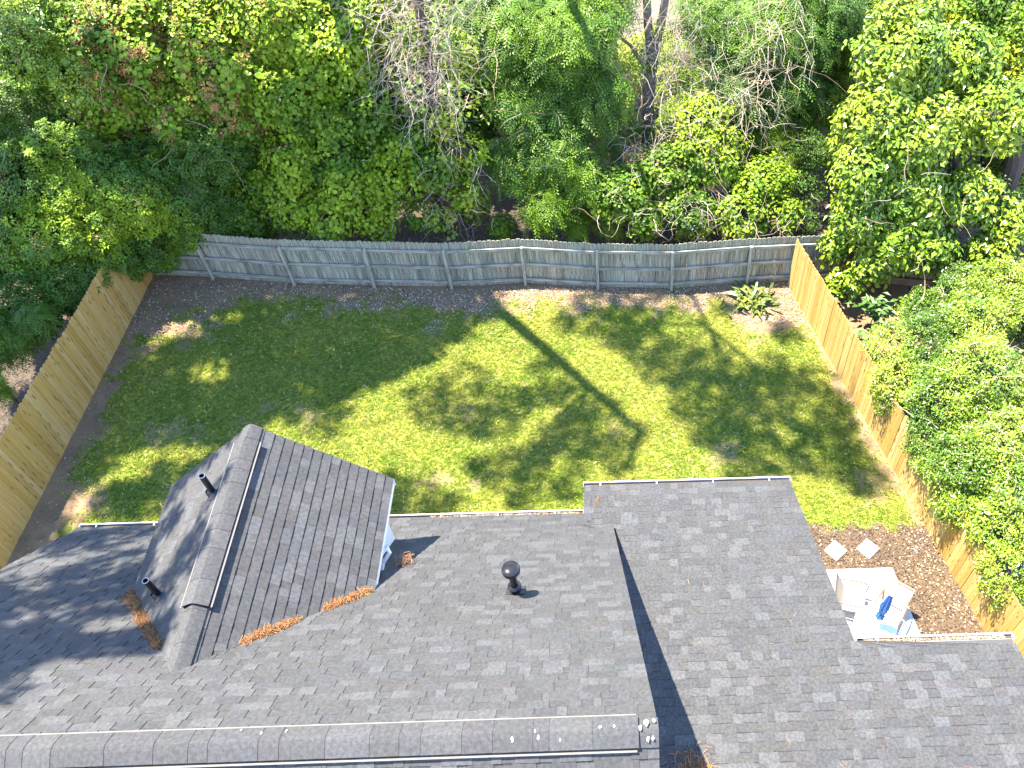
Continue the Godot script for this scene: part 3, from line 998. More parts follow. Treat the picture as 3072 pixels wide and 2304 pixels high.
func px_lobes(list: Array, flat := 0.85) -> Array:
	var out := []
	for q in list:
		out.append([at_z(q[0], q[1], q[2]), Vector3(q[3], q[3] * flat, q[3] * 0.9)])
	return out
func trunk(tree: Node3D, path: Array, r0: float, r1: float, called := "trunk", bark := "bark") -> void:
	var st := begin()
	var radii := []
	var pts := []
	for i in path.size():
		radii.append(lerpf(r0, r1, float(i) / (path.size() - 1)))
		pts.append(path[i] - tree.position)
	tube(st, pts, radii, 10)
	part(tree, called, done(st), M[bark])
func limbs(tree: Node3D, from: Vector3, lobes: Array, r0: float) -> void:
	var st := begin()
	for q in lobes:
		var c: Vector3 = q[0]
		var mid := from.lerp(c, 0.5) + Vector3(0, 0.25, 0)
		tube(st, [from - tree.position, mid - tree.position, c - tree.position], [r0, r0 * 0.65, r0 * 0.25], 5)
	part(tree, "limbs", done(st), M.bark)
# bare stems wandering through a region: an array of [centre, spread, count, length, radius]
func twigs(tree: Node3D, called: String, regions: Array, cols: Array, seed_: int, hang := 0.3) -> void:
	var r := RandomNumberGenerator.new()
	r.seed = seed_
	var st := begin()
	for q in regions:
		for k in q[2]:
			var p: Vector3 = q[0] + Vector3(r.randfn() * q[1].x, r.randfn() * q[1].y, r.randfn() * q[1].z) - tree.position
			var d := Vector3(r.randfn(), r.randfn() * 0.8 - hang, r.randfn()).normalized()
			var path := []
			var radii := []
			var l: float = q[3] * r.randf_range(0.5, 1.4)
			for i in 6:
				path.append(p)
				radii.append(q[4] * (1.0 - 0.13 * i))
				d = (d + Vector3(r.randfn(), r.randfn() - hang * 0.5, r.randfn()) * 0.38).normalized()
				p += d * l / 5.0
			var c: Color = cols[r.randi() % cols.size()]
			st.set_color(c)
			tube(st, path, radii, 3, false)
	var o := part(tree, called, done(st), M.twig)
	o.set_meta("kind", "stuff")

# ---------- plants ----------
const DARK := Color(0.048, 0.098, 0.010)
const MID := Color(0.092, 0.170, 0.012)
const FRESH := Color(0.160, 0.240, 0.014)
const YELLOW := Color(0.25, 0.29, 0.02)
const BLUE := Color(0.052, 0.112, 0.022)
const RUST := Color(0.30, 0.145, 0.05)
const TAN := Color(0.34, 0.26, 0.17)
const GREY := Color(0.30, 0.27, 0.235)

func plant(called: String, label: String, category: String, lobes: Array, group := "") -> Node3D:
	var c := Vector3.ZERO
	for q in lobes:
		c += q[0]
	c /= lobes.size()
	return thing(called, label, category, Vector3(c.x, 0, c.z), group)

func build_plants() -> void:
	var l: Array
	var t: Node3D
	# left: oak over the fence corner
	l = px_lobes([[60, 170, -20.0, 1.5], [125, 185, -20.2, 1.4], [185, 195, -20.6, 1.2], [210, 150, -21.2, 1.2], [100, 235, -19.4, 1.2], [40, 235, -18.8, 1.4], [150, 238, -20.2, 0.9], [190, 228, -20.4, 0.75], [215, 222, -20.5, 0.5], [128, 262, -19.6, 0.55], [20, 300, -17.2, 1.1], [70, 275, -18.2, 0.9], [15, 110, -21.5, 1.5], [225, 205, -20.9, 0.7], [30, 140, -21.6, 1.2], [108, 148, -21.9, 1.1], [152, 162, -21.6, 1.0], [0, 190, -20.2, 1.2], [5, 255, -18.2, 1.0], [60, 212, -20.0, 1.0], [10, 290, -17.6, 0.9]])
	t = plant("oak_tree", "dark green small leaved oak hanging over the back left fence corner", "tree", l)
	crown(t, "crown", l, "oak", M.leaf, 95, 1.1, [DARK, BLUE, MID, FRESH], 101, 0.3)
	trunk(t, [Vector3(-16.4, 0, -21), Vector3(-16.2, 2, -20.8), Vector3(-15.6, 4.5, -20.6)], 0.22, 0.12)
	limbs(t, Vector3(-15.9, 3.2, -20.7), l, 0.06)
	l = px_lobes([[-25, 335, -15.6, 0.95], [5, 335, -15.8, 0.7], [-20, 380, -14.4, 0.7], [30, 318, -16.2, 0.6]])
	t = plant("leafy_shrub", "leafy shrub behind the yellow side fence", "shrub", l)
	crown(t, "foliage", l, "frond", M.leaf, 80, 1.0, [DARK, MID, FRESH], 105, 0.2)
	trunk(t, [Vector3(-16.3, 0, -15.2), Vector3(-16.2, 1.6, -15.2)], 0.06, 0.03, "stem")
	# top left
	l = px_lobes([[30, 45, -22.4, 1.6], [85, 25, -23.4, 1.6], [20, 5, -24.0, 1.6], [75, 75, -22.0, 1.2]])
	t = plant("sunlit_tree", "tree with sunlit pale tips above the dark oak", "tree", l)
	crown(t, "crown", l, "oak", M.gloss_leaf, 85, 1.25, [MID, FRESH, YELLOW], 111, 0.3)
	trunk(t, [Vector3(-16.5, 0, -24), Vector3(-16.2, 3, -23.6), Vector3(-15.8, 6, -23.2)], 0.25, 0.14)
	l = px_lobes([[140, 40, -22.6, 1.5], [215, 55, -22.2, 1.4], [262, 15, -22.6, 1.3], [180, 105, -21.9, 1.1], [238, 105, -21.8, 1.0], [112, 95, -22.0, 1.2], [165, 5, -23.5, 1.4], [225, 130, -21.6, 0.8]])
	t = plant("vine_covered_tree", "tree swathed in round leaved vines among rusty withered leaves", "tree", l)
	crown(t, "crown", l, "vine", M.leaf, 52, 1.0, [DARK, MID, FRESH], 121, 0.5)
	crown(t, "withered_leaves", l, "oak", M.litter, 42, 1.0, [RUST, Color(0.24, 0.13, 0.04), RUST, MID], 123, 0.3)
	trunk(t, [Vector3(-12.4, 0, -23), Vector3(-12.2, 3, -22.8), Vector3(-11.8, 6.4, -22.6)], 0.24, 0.13)
	twigs(t, "stems", [[at_z(180, 120, -21.0), Vector3(1.6, 1.0, 0.4), 26, 1.2, 0.008]], [TAN, GREY], 127)
	# the tall curtain of vines
	l = px_lobes([[298, 30, -22.6, 1.3], [340, 50, -22.2, 1.15], [368, 10, -23.0, 1.1], [288, 90, -21.9, 1.2], [330, 118, -21.6, 1.1], [368, 105, -21.7, 1.0], [298, 158, -21.2, 1.0], [343, 172, -21.1, 1.0], [383, 180, -21.0, 0.85], [290, 205, -20.8, 0.75], [330, 212, -20.7, 0.75], [372, 212, -20.7, 0.65], [402, 140, -21.4, 0.8], [426, 165, -21.2, 0.75], [262, 180, -21.3, 0.8], [245, 215, -20.9, 0.6]])
	t = plant("vine_curtain", "tall curtain of bright broad leaved vines hanging behind the back fence", "vine", l)
	crown(t, "foliage", l, "vine", M.leaf, 62, 1.0, [DARK, MID, FRESH, FRESH], 131, 0.6)
	trunk(t, [Vector3(-8.2, 0, -22.4), Vector3(-8.1, 3, -22.3), Vector3(-8.0, 6.2, -22.4)], 0.2, 0.1)
	twigs(t, "stems", [[at_z(360, 200, -20.6), Vector3(1.5, 0.8, 0.3), 30, 1.1, 0.007]], [TAN, GREY], 133, 0.5)
	# the grey tangle
	l = px_lobes([[400, 35, -22.4, 0.8], [455, 50, -22.6, 0.7], [440, 120, -21.8, 0.6], [470, 150, -21.5, 0.6], [462, 190, -21.0, 0.55], [440, 215, -20.8, 0.45]])
	t = plant("tangled_tree", "tree trunk buried in a grey tangle of dead hanging vines", "tree", l)
	trunk(t, [at_z(446, 232, -21.6), at_z(440, 150, -21.9), at_z(430, 70, -22.2), at_z(418, 0, -22.4), at_z(408, -60, -22.4)], 0.2, 0.12)
	twigs(t, "dead_vines", [[at_z(415, 20, -21.8), Vector3(0.75, 0.8, 0.4), 260, 1.5, 0.0085], [at_z(425, 75, -21.5), Vector3(0.55, 0.7, 0.4), 230, 1.3, 0.0085], [at_z(450, 160, -21.0), Vector3(0.5, 0.7, 0.3), 60, 1.0, 0.008], [at_z(450, 215, -20.6), Vector3(0.6, 0.4, 0.3), 50, 0.8, 0.007]], [GREY, TAN, Color(0.24, 0.19, 0.14), Color(0.36, 0.31, 0.26)], 141, 0.5)
	crown(t, "foliage", l, "vine", M.leaf, 24, 0.85, [MID, FRESH, YELLOW], 143, 0.5)
	# middle: dark feathery tree
	l = px_lobes([[500, 30, -23.6, 1.4], [560, 40, -23.6, 1.5], [592, 92, -23.0, 1.1], [530, 100, -22.8, 1.2], [560, 150, -22.1, 1.1], [512, 160, -21.9, 0.85], [590, 180, -21.6, 0.75], [548, 205, -21.1, 0.75], [525, 0, -24.5, 1.4], [585, 5, -24.5, 1.3]])
	t = plant("feathery_tree", "dark green feathery leaved tree in the middle of the thicket", "tree", l)
	crown(t, "crown", l, "frond", M.leaf, 60, 1.5, [DARK, BLUE, MID, MID], 151, 0.35)
	trunk(t, [Vector3(-1.5, 0, -23.6), Vector3(-1.4, 3, -23.5), Vector3(-1.2, 6.2, -23.6)], 0.16, 0.08)
	limbs(t, Vector3(-1.4, 2.6, -23.5), l, 0.045)
	twigs(t, "stems", [[at_z(520, 130, -21.8), Vector3(0.8, 1.0, 0.3), 14, 1.4, 0.009]], [TAN, GREY], 153)
	# low thicket right of the middle
	l = px_lobes([[622, 190, -21.4, 0.95], [668, 172, -21.9, 1.05], [718, 152, -22.1, 1.05], [760, 180, -21.6, 0.95], [690, 210, -20.9, 0.8], [645, 218, -20.7, 0.6], [742, 212, -20.8, 0.8], [782, 212, -20.8, 0.55], [705, 118, -22.8, 0.8]])
	t = plant("vine_thicket", "low thicket of yellow green vines over dead stems behind the back fence", "shrub", l)
	crown(t, "foliage", l, "vine", M.leaf, 46, 0.85, [DARK, MID, FRESH, FRESH], 161, 0.4)
	twigs(t, "dead_stems", [[at_z(720, 120, -21.8), Vector3(0.9, 0.8, 0.4), 110, 1.2, 0.009], [at_z(680, 210, -20.3), Vector3(1.2, 0.5, 0.3), 90, 0.9, 0.008], [at_z(760, 225, -20.2), Vector3(1.0, 0.4, 0.3), 60, 0.9, 0.008], [at_z(640, 130, -22.4), Vector3(0.6, 0.6, 0.3), 50, 1.2, 0.009]], [GREY, TAN, Color(0.2, 0.16, 0.12), Color(0.4, 0.35, 0.27)], 163, 0.3)
	# grey forked trunk
	l = px_lobes([[700, 20, -24.6, 0.7], [640, 60, -24.4, 0.5], [690, 75, -24.2, 0.55], [662, 30, -24.5, 0.35]])
	M.pale_bark = M.bark.duplicate()
	M.pale_bark.albedo_color = lin(0.26, 0.23, 0.20)
	t = plant("forked_tree", "tall grey forked trunk wrapped in ivy before the dry field", "tree", l)
	trunk(t, [at_z(648, 150, -24.6), at_z(648, 100, -24.6), at_z(652, 60, -24.6)], 0.23, 0.19, "trunk", "pale_bark")
	trunk(t, [at_z(652, 62, -24.6), at_z(648, 25, -24.6), at_z(645, -40, -24.7)], 0.16, 0.11, "limb", "pale_bark")
	trunk(t, [at_z(652, 62, -24.6), at_z(661, 25, -24.5), at_z(672, -40, -24.4)], 0.15, 0.10, "limb", "pale_bark")
	trunk(t, [at_z(650, 75, -24.6), at_z(630, 45, -24.5), at_z(600, 22, -24.3)], 0.07, 0.03, "limb", "pale_bark")
	crown(t, "ivy", l, "small", M.leaf, 45, 1.2, [DARK, MID, FRESH], 171, 0.4)
	twigs(t, "dead_vines", [[at_z(650, 60, -24.2), Vector3(0.7, 1.1, 0.3), 190, 1.3, 0.009], [at_z(690, 60, -24.0), Vector3(0.6, 0.9, 0.3), 110, 1.2, 0.008]], [GREY, TAN], 173, 0.5)
	# behind, right of the trunk
	l = px_lobes([[745, 40, -25.2, 1.3], [795, 30, -25.4, 1.5], [790, 85, -24.6, 1.1], [735, 95, -24.0, 0.9], [820, 0, -26.0, 1.5], [712, 5, -26.5, 1.1]])
	t = plant("shady_tree", "dark feathery tree behind the dead vines and right of the forked trunk", "tree", l)
	crown(t, "crown", l, "frond", M.leaf, 50, 1.45, [DARK, BLUE, MID], 181, 0.4)
	twigs(t, "dead_vines", [[at_z(770, 40, -23.6), Vector3(0.5, 1.2, 0.4), 120, 1.5, 0.01], [at_z(735, 100, -22.9), Vector3(0.5, 0.6, 0.3), 50, 1.0, 0.008]], [TAN, GREY, Color(0.36, 0.30, 0.2)], 183, 0.5)
	trunk(t, [Vector3(5.4, 0, -25.4), Vector3(5.5, 3, -25.3), Vector3(5.7, 6, -25.4)], 0.15, 0.08)
	l = px_lobes([[852, 35, -26.8, 1.5], [838, 108, -25.0, 0.9], [862, 80, -26.0, 1.2], [830, 150, -23.6, 0.6], [895, 5, -28.0, 1.6]])
	t = plant("yellow_bush", "fresh yellow green bush behind the broad leaved tree", "shrub", l)
	crown(t, "foliage", l, "small", M.leaf, 70, 1.5, [MID, FRESH, FRESH, YELLOW], 191, 0.2)
	# the wood behind
	var far := [["far_tree", "round crowned tree deep in the wood behind the rusty vines", [[150, 15, -27, 1.9], [235, 25, -26.5, 1.9], [100, 50, -26, 1.7], [190, 75, -25, 1.5]]], ["far_tree", "dark tree deep in the wood behind the vine curtain", [[330, -10, -28, 2.0], [395, 15, -27, 1.7], [380, 60, -25.5, 1.4], [300, 60, -25, 1.4], [420, 100, -24.6, 1.2]]], ["far_tree", "dark tree deep in the wood between the grey tangle and the feathery tree", [[455, 55, -26, 1.5], [480, 15, -28, 1.8], [540, -10, -29, 1.9], [470, 110, -24.6, 1.2], [505, 75, -25.5, 1.2]]], ["far_tree", "dark tree deep in the wood behind the dead vines", [[780, 10, -29, 1.7], [725, 45, -28, 1.1], [760, 110, -25.6, 1.0], [850, -5, -31, 2.0], [810, 60, -27, 1.4]]], ["far_tree", "dark tree deep in the wood behind the thick furrowed trunk", [[930, 0, -28, 2.0], [1000, 0, -27, 2.0], [940, 60, -25, 1.4], [1000, 150, -22.6, 0.9], [950, 130, -22.8, 1.0]]]]
	for k in far.size():
		l = px_lobes(far[k][2])
		t = plant(far[k][0], far[k][1], "tree", l)
		crown(t, "crown", l, "vine", M.leaf, 17, 1.5, [DARK, MID, DARK, MID], 240 + k * 5, 0.5)
		trunk(t, [t.position, t.position + Vector3(0.1, 2, 0), t.position + Vector3(0, 4.5, 0)], 0.18, 0.09)
	var under := [["undergrowth_bush", "dark undergrowth bush at the foot of the grey tangle", [[470, 200, -22.3, 0.75], [500, 226, -21.6, 0.5], [420, 212, -21.3, 0.6], [448, 180, -22.6, 0.7]]], ["undergrowth_bush", "dark undergrowth bush at the foot of the feathery tree", [[610, 224, -21.3, 0.45], [580, 212, -21.8, 0.6], [610, 150, -23.6, 0.75], [640, 180, -22.8, 0.7], [575, 228, -21.0, 0.4]]], ["undergrowth_bush", "dark undergrowth bush at the foot of the forked trunk", [[662, 138, -23.8, 0.6], [690, 150, -23.2, 0.6], [630, 125, -24.6, 0.6]]], ["undergrowth_bush", "dark undergrowth bush under the dead vines right of the forked trunk", [[772, 142, -23.8, 0.8], [742, 128, -24.2, 0.7], [800, 120, -24.6, 0.8], [785, 165, -23.0, 0.6]]], ["undergrowth_bush", "dark undergrowth bush in the shade behind the oak", [[232, 232, -21.4, 0.5], [262, 222, -21.6, 0.6], [150, 150, -22.6, 1.0], [240, 165, -22.2, 0.9]]]]
	for k in under.size():
		l = px_lobes(under[k][2])
		t = plant(under[k][0], under[k][1], "shrub", l)
		crown(t, "foliage", l, ["vine", "frond", "small", "frond", "oak"][k], M.leaf, 48, [0.8, 1.0, 1.6, 1.0, 1.2][k], [DARK, MID, MID, FRESH], 270 + k * 5, 0.2)
	# sparse sapling bushes glimpsed in the clearing
	for k in 11:
		var q: Array = [[610, 110, -27.0, 0.8], [625, 78, -29.0, 1.0], [690, 110, -26.5, 0.7], [600, 50, -30.5, 1.0], [735, 70, -27.5, 0.8], [665, 85, -28.6, 0.9], [640, 55, -31.0, 1.0], [690, 60, -30.4, 1.0], [672, 120, -26.4, 0.7], [715, 85, -28.6, 0.9], [655, 40, -32.6, 0.8]][k]
		l = px_lobes([q])
		t = plant("clearing_bush", "small sunlit yellow bush in the clearing beyond the forked trunk", "shrub", l, "bushes in the clearing")
		crown(t, "foliage", l, "small", M.leaf, 40, 1.5, [MID, FRESH, FRESH, YELLOW], 600 + k * 4)
	l = px_lobes([[800, 190, -22.2, 0.7], [812, 150, -22.8, 0.7], [806, 222, -21.2, 0.5]])
	t = plant("dark_bush", "blue green bush in the dark gap beside the vine thicket", "shrub", l)
	crown(t, "foliage", l, "small", M.leaf, 70, 1.3, [DARK, BLUE, DARK], 205, 0.2)
	# right: sunlit broad leaved tree
	l = px_lobes([[900, 55, -20.8, 1.2], [882, 108, -20.2, 1.1], [922, 128, -19.8, 1.2], [872, 168, -19.4, 1.0], [912, 188, -19.0, 1.05], [862, 216, -18.9, 0.85], [902, 238, -18.5, 0.9], [872, 262, -18.4, 0.6], [842, 282, -18.1, 0.45], [930, 250, -18.2, 0.7], [836, 244, -19.0, 0.5], [968, 190, -19.2, 0.85], [1000, 110, -20.4, 1.2], [955, 60, -21.6, 1.2], [1012, 215, -18.8, 0.8], [990, 250, -18.3, 0.7], [905, 15, -22.0, 1.0], [855, 130, -20.4, 0.6]])
	t = plant("broad_leaved_tree", "bright green broad leaved tree leaning over the sunny fence corner", "tree", l)
	crown(t, "crown", l, "broad", M.gloss_leaf, 34, 1.28, [MID, Color(0.12, 0.21, 0.012), FRESH, Color(0.19, 0.27, 0.018)], 211, 0.35)
	trunk(t, [Vector3(10.6, 0, -20.0), Vector3(10.2, 2.5, -19.9), Vector3(9.4, 5.5, -20.2)], 0.14, 0.07)
	limbs(t, Vector3(10.1, 2.8, -19.9), l, 0.04)
	twigs(t, "twigs", [[at_z(900, 180, -18.4), Vector3(1.0, 1.2, 0.4), 24, 1.1, 0.008]], [TAN, GREY], 213)
	l = px_lobes([[960, 10, -24.0, 1.4], [1015, 25, -23.2, 1.5], [1020, 75, -22.4, 1.0], [985, 55, -22.8, 1.0], [1020, 165, -20.8, 0.7]])
	t = plant("thick_trunked_tree", "big tree with a thick furrowed trunk behind the broad leaved tree", "tree", l)
	crown(t, "crown", l, "broad", M.leaf, 42, 1.05, [DARK, MID, FRESH, YELLOW], 221, 0.3)
	trunk(t, [at_z(990, 240, -19.9), at_z(1002, 200, -20.1), at_z(1014, 165, -20.2), at_z(1030, 90, -20.6)], 0.33, 0.24)
	# the big glossy shrub outside the right fence
	l = []
	for q in [[893, 350, 1.6, 0.8], [905, 385, 1.7, 0.85], [938, 345, 1.9, 1.0], [925, 310, 1.9, 0.75], [975, 320, 2.2, 1.1], [1012, 300, 2.2, 1.1], [950, 410, 2.0, 1.05], [932, 445, 1.7, 0.7], [990, 385, 2.4, 1.2], [972, 465, 2.0, 1.0], [1012, 450, 2.3, 1.2], [1000, 525, 1.8, 0.85], [1030, 500, 2.0, 1.1], [1020, 575, 1.6, 0.75], [962, 505, 1.6, 0.6], [1045, 400, 2.4, 1.3], [1050, 300, 2.2, 1.3], [960, 285, 1.7, 0.7]]:
		l.append([at_h(q[0], q[1], q[2]), Vector3(q[3], q[3] * 0.85, q[3])])
	t = plant("glossy_shrub", "large sunlit glossy shrub with bare twigs outside the orange side fence", "shrub", l)
	crown(t, "foliage", l, "small", M.gloss_leaf, 120, 1.15, [DARK, MID, FRESH, Color(0.2, 0.26, 0.025)], 231, 0.1)
	var regions := []
	for k in [3, 6, 8, 9, 10, 12, 15]:
		regions.append([l[k][0] + Vector3(0, l[k][1].y * 0.75, 0), Vector3(0.5, 0.25, 0.5), 9, 1.0, 0.009])
	regions.append([l[15][0] + Vector3(0, 1.0, 0), Vector3(0.35, 0.2, 0.35), 40, 0.8, 0.009])
	twigs(t, "twigs", regions, [Color(0.42, 0.33, 0.2), Color(0.36, 0.30, 0.22)], 233, -0.1)
	limbs(t, Vector3(t.position.x, 0.05, t.position.z), l, 0.05)
	# magnolia-like seedlings by the corner
	for k in 2:
		var q: Array = [[878, 300, 1.1], [862, 335, 0.7]][k]
		var c := at_h(q[0], q[1], q[2])
		t = thing("glossy_sapling", ["tall sapling with big dark glossy leaves below the broad leaved tree", "short sapling with big dark glossy leaves against the orange fence"][k], "sapling", Vector3(c.x, 0, c.z))
		big_leaves(t, q[2], 64 - k * 26, 300 + k)
	# strap leaved clump inside the yard
	var c := Vector3(4.3, 0, -18.3)
	t = thing("strap_leaved_plant", "clump of long green and yellow strap leaves in the bare corner bed", "plant", c)
	var r := RandomNumberGenerator.new()
	r.seed = 17
	for k in 110:
		var st := begin()
		var a := TAU * r.randf()
		var lean := r.randf_range(0.15, 1.3)
		var d := Vector3(cos(a) * lean, 1.0, sin(a) * lean).normalized()
		var s := Vector3(-sin(a), r.randfn(0, 0.4), cos(a)).normalized()
		var o := Vector3(r.randfn() * 0.3, 0.0, r.randfn() * 0.24)
		var len_ := r.randf_range(0.38, 0.7)
		var prev := [o - s * 0.008, o + s * 0.008]
		var p := o
		for i in 5:
			var f := (i + 1) / 5.0
			p += d * len_ / 5.0
			d = (d + Vector3(cos(a) * 0.16, -0.26, sin(a) * 0.16)).normalized()
			var w: float = [0.012, 0.034, 0.046, 0.036, 0.003][i] * (0.8 + 0.4 * f * 0.5)
			var nxt := [p - s * w, p + s * w]
			quad(st, prev[0], prev[1], nxt[1], nxt[0])
			prev = nxt
		var lm: Material = [M.strap, M.strap_pale, M.strap, M.strap_yellow][r.randi() % 4]
		part(t, "leaf", done(st), lm)
func big_leaves(t: Node3D, h: float, n: int, seed_: int) -> void:
	var r := RandomNumberGenerator.new()
	r.seed = seed_
	var st := begin()
	tube(st, [Vector3(0, 0, 0), Vector3(0.02, h * 0.5, 0), Vector3(0, h, 0.02)], [0.018, 0.014, 0.008], 6)
	part(t, "stem", done(st), M.bark)
	for k in n:
		st = begin()
		var a := TAU * r.randf()
		var d := Vector3(cos(a), r.randf_range(-0.3, 0.6), sin(a)).normalized()
		leaf(st, Vector3(r.randfn() * 0.2, h * r.randf_range(0.4, 1.05), r.randfn() * 0.2), d, Vector3(-sin(a), r.randf_range(-0.2, 0.2), cos(a)).normalized(), r.randf_range(0.22, 0.34), 0.12, 0.02, 0.04)
		part(t, "leaf", done(st), M.big_leaf)

# tall trees whose crowns stand above the picture and shade the yard and the roof
func in_left_shade(p: Vector2) -> bool:
	var xs := [-60.0, 160.0, 250.0, 285.0, 340.0, 400.0, 440.0, 500.0]
	var ys := [565.0, 500.0, 458.0, 430.0, 392.0, 366.0, 350.0, 306.0]
	if p.x > 500:
		return false
	var yb := 600.0
	for i in 7:
		if p.x >= xs[i] and p.x <= xs[i + 1]:
			yb = lerpf(ys[i], ys[i + 1], (p.x - xs[i]) / (xs[i + 1] - xs[i]))
	if p.y > yb:
		return false
	for q in [[168, 328, 17], [190, 316, 8], [170, 292, 10], [205, 288, 8], [122, 460, 12], [180, 452, 16], [205, 448, 12], [150, 470, 10], [75, 512, 22], [92, 480, 10], [203, 372, 7], [160, 350, 7], [230, 320, 7]]:
		if Vector2(p.x - q[0], (p.y - q[1]) * 1.3).length() < q[2] + 9:
			return false
	return true
func build_shade_trees() -> void:
	var r := RandomNumberGenerator.new()
	r.seed = 909
	var up := -SUN
	# left: a dense tall oak
	var l := []
	var x := -14.6
	while x < -2.0:
		var z := -19.7
		while z < -10.2:
			var g := Vector3(x + r.randfn(0, 0.12), 0, z + r.randfn(0, 0.12))
			if in_left_shade(to_px(g)):
				l.append([g + up * (20.0 + 1.6 * fbm.get_noise_2d(x * 2, z * 2) + r.randf_range(-0.7, 0.7)), Vector3(0.52, 0.4, 0.52)])
			z += 0.72
		x += 0.72
	var t := thing("tall_oak", "tall oak whose crown shades the left half of the yard", "tree", Vector3(-17.2, 0, -21.6))
	crown(t, "crown", l, "oak", M.leaf, 13, 3.0, [DARK, MID, FRESH], 401)
	trunk(t, [Vector3(-17.2, 0, -21.6), Vector3(-17.4, 7, -21.4), Vector3(-17.4, 14, -20.6), Vector3(-16.6, 20, -19.4)], 0.34, 0.16)
	var some := []
	for k in range(0, l.size(), 6):
		some.append(l[k])
	limbs(t, Vector3(-17.2, 16, -20.2), some, 0.07)
	# middle: a leaning tree with an open crown
	l = []
	for q in [[1000, 830, 0.62], [950, 885, 0.55], [915, 850, 0.35], [1100, 872, 0.6], [1060, 915, 0.5], [1010, 905, 0.5], [1185, 850, 0.5], [1220, 935, 0.62], [1255, 905, 0.5], [1205, 985, 0.62], [1150, 1000, 0.45], [1300, 960, 0.5], [1100, 1010, 0.5], [1050, 1015, 0.4], [905, 1080, 0.62], [960, 1100, 0.45], [835, 1070, 0.5], [800, 1050, 0.35], [1345, 1010, 0.4], [1350, 950, 0.4], [1300, 880, 0.45], [1180, 790, 0.3], [740, 820, 0.4], [720, 880, 0.4], [700, 930, 0.35], [780, 835, 0.35], [655, 880, 0.35], [1130, 1075, 0.4], [1230, 1060, 0.35]]:
		l.append([at_h(q[0] / 2.16, q[1] / 2.16, 0) + up * (22.0 + r.randf_range(-1.2, 1.2)), Vector3(q[2], q[2] * 0.6, q[2]) * 1.12])
	t = thing("leaning_tree", "tall leaning tree whose trunk throws a long shadow across the lawn", "tree", Vector3(-6.6, 0, -24.6))
	crown(t, "crown", l, "oak", M.leaf, 11, 2.3, [DARK, MID, FRESH], 405)
	var path := [Vector3(-6.6, 0, -24.6), Vector3(-6.8, 4.0, -24.5), Vector3(-7.6, 8.0, -23.8)]
	for q in [[490, 303, 14.0], [540, 345, 16.0], [590, 388, 18.0], [640, 432, 20.0], [628, 470, 22.5]]:
		path.append(at_h(q[0], q[1], 0) + up * q[2])
	trunk(t, path, 0.30, 0.09)
	some = []
	for k in range(0, l.size(), 3):
		some.append(l[k])
	limbs(t, path[5], some, 0.05)
	# right: a second open crown
	l = []
	for q in [[1240, 690, 0.5], [1290, 655, 0.55], [1335, 715, 0.6], [1390, 690, 0.5], [1400, 745, 0.6], [1465, 760, 0.62], [1440, 800, 0.5], [1530, 790, 0.6], [1490, 830, 0.5], [1570, 830, 0.6], [1620, 830, 0.6], [1600, 880, 0.6], [1560, 910, 0.5], [1680, 800, 0.5], [1650, 870, 0.55], [1700, 850, 0.5], [1760, 820, 0.45], [1590, 945, 0.55], [1625, 1000, 0.5], [1610, 1040, 0.4], [1700, 940, 0.55], [1740, 905, 0.5], [1800, 900, 0.45], [1780, 955, 0.5], [1835, 960, 0.45], [1860, 1015, 0.5], [1760, 995, 0.5], [1690, 990, 0.4], [1500, 880, 0.5], [1530, 940, 0.35], [1440, 655, 0.45], [1560, 660, 0.4], [1700, 720, 0.35], [1350, 650, 0.5], [1810, 870, 0.4], [1880, 1040, 0.4]]:
		l.append([at_h(q[0] / 2.16, q[1] / 2.16, 0) + up * (23.0 + r.randf_range(-1.4, 1.4)), Vector3(q[2], q[2] * 0.6, q[2]) * 1.12])
	t = thing("open_crowned_tree", "tall open crowned tree whose branches dapple the right half of the lawn", "tree", Vector3(-2.6, 0, -29.5))
	crown(t, "crown", l, "oak", M.leaf, 11, 2.3, [DARK, MID, FRESH], 409)
	trunk(t, [Vector3(-2.6, 0, -29.5), Vector3(-3.0, 8, -29), Vector3(-4.0, 16, -24.5), Vector3(-5.2, 23, -20.2)], 0.26, 0.06)
	some = []
	for k in range(0, l.size(), 3):
		some.append(l[k])
	limbs(t, Vector3(-5.0, 22, -20.8), some, 0.05)
	# a tree beside the house dappling its left roof
	l = []
	var n40 := Vector3(0, cos(atan(RISE)), -sin(atan(RISE)))
	var o40 := Vector3(0, EAVE.y, EAVE.x)
	for k in 150:
		var p := Vector2(r.randf_range(-60, 170), r.randf_range(520, 695))
		var edge := 690.0 - 0.30 * p.x
		if p.y > edge or fbm.get_noise_2d(p.x * 0.55 - p.y * 0.35, p.y * 1.6) > 0.1:
			continue
		var rr := ray(p.x, p.y)
		var hit := EYE + rr * ((o40 - EYE).dot(n40) / rr.dot(n40))
		l.append([hit + up * (18.0 + r.randf_range(-1.0, 1.0) - hit.y), Vector3(0.34, 0.26, 0.34)])
	var nl := Vector3(-sin(atan(RISE)), cos(atan(RISE)), 0)
	for k in 90:
		var p := Vector2(r.randf_range(140, 262), r.randf_range(425, 640))
		if fbm.get_noise_2d(p.x * 1.6 + 40, p.y * 0.5) > 0.02:
			continue
		var rr := ray(p.x, p.y)
		var hit := EYE + rr * ((Vector3(-7.87, 5.152, 0) - EYE).dot(nl) / rr.dot(nl))
		if hit.x > -6.25:
			continue
		l.append([hit + up * (18.5 + r.randf_range(-1.0, 1.0) - hit.y), Vector3(0.28, 0.22, 0.28)])
	t = thing("house_side_tree", "tall tree beside the house dappling the left roof slope", "tree", Vector3(-16.8, 0, -8.5))
	crown(t, "crown", l, "oak", M.leaf, 11, 2.4, [DARK, MID, FRESH], 413)
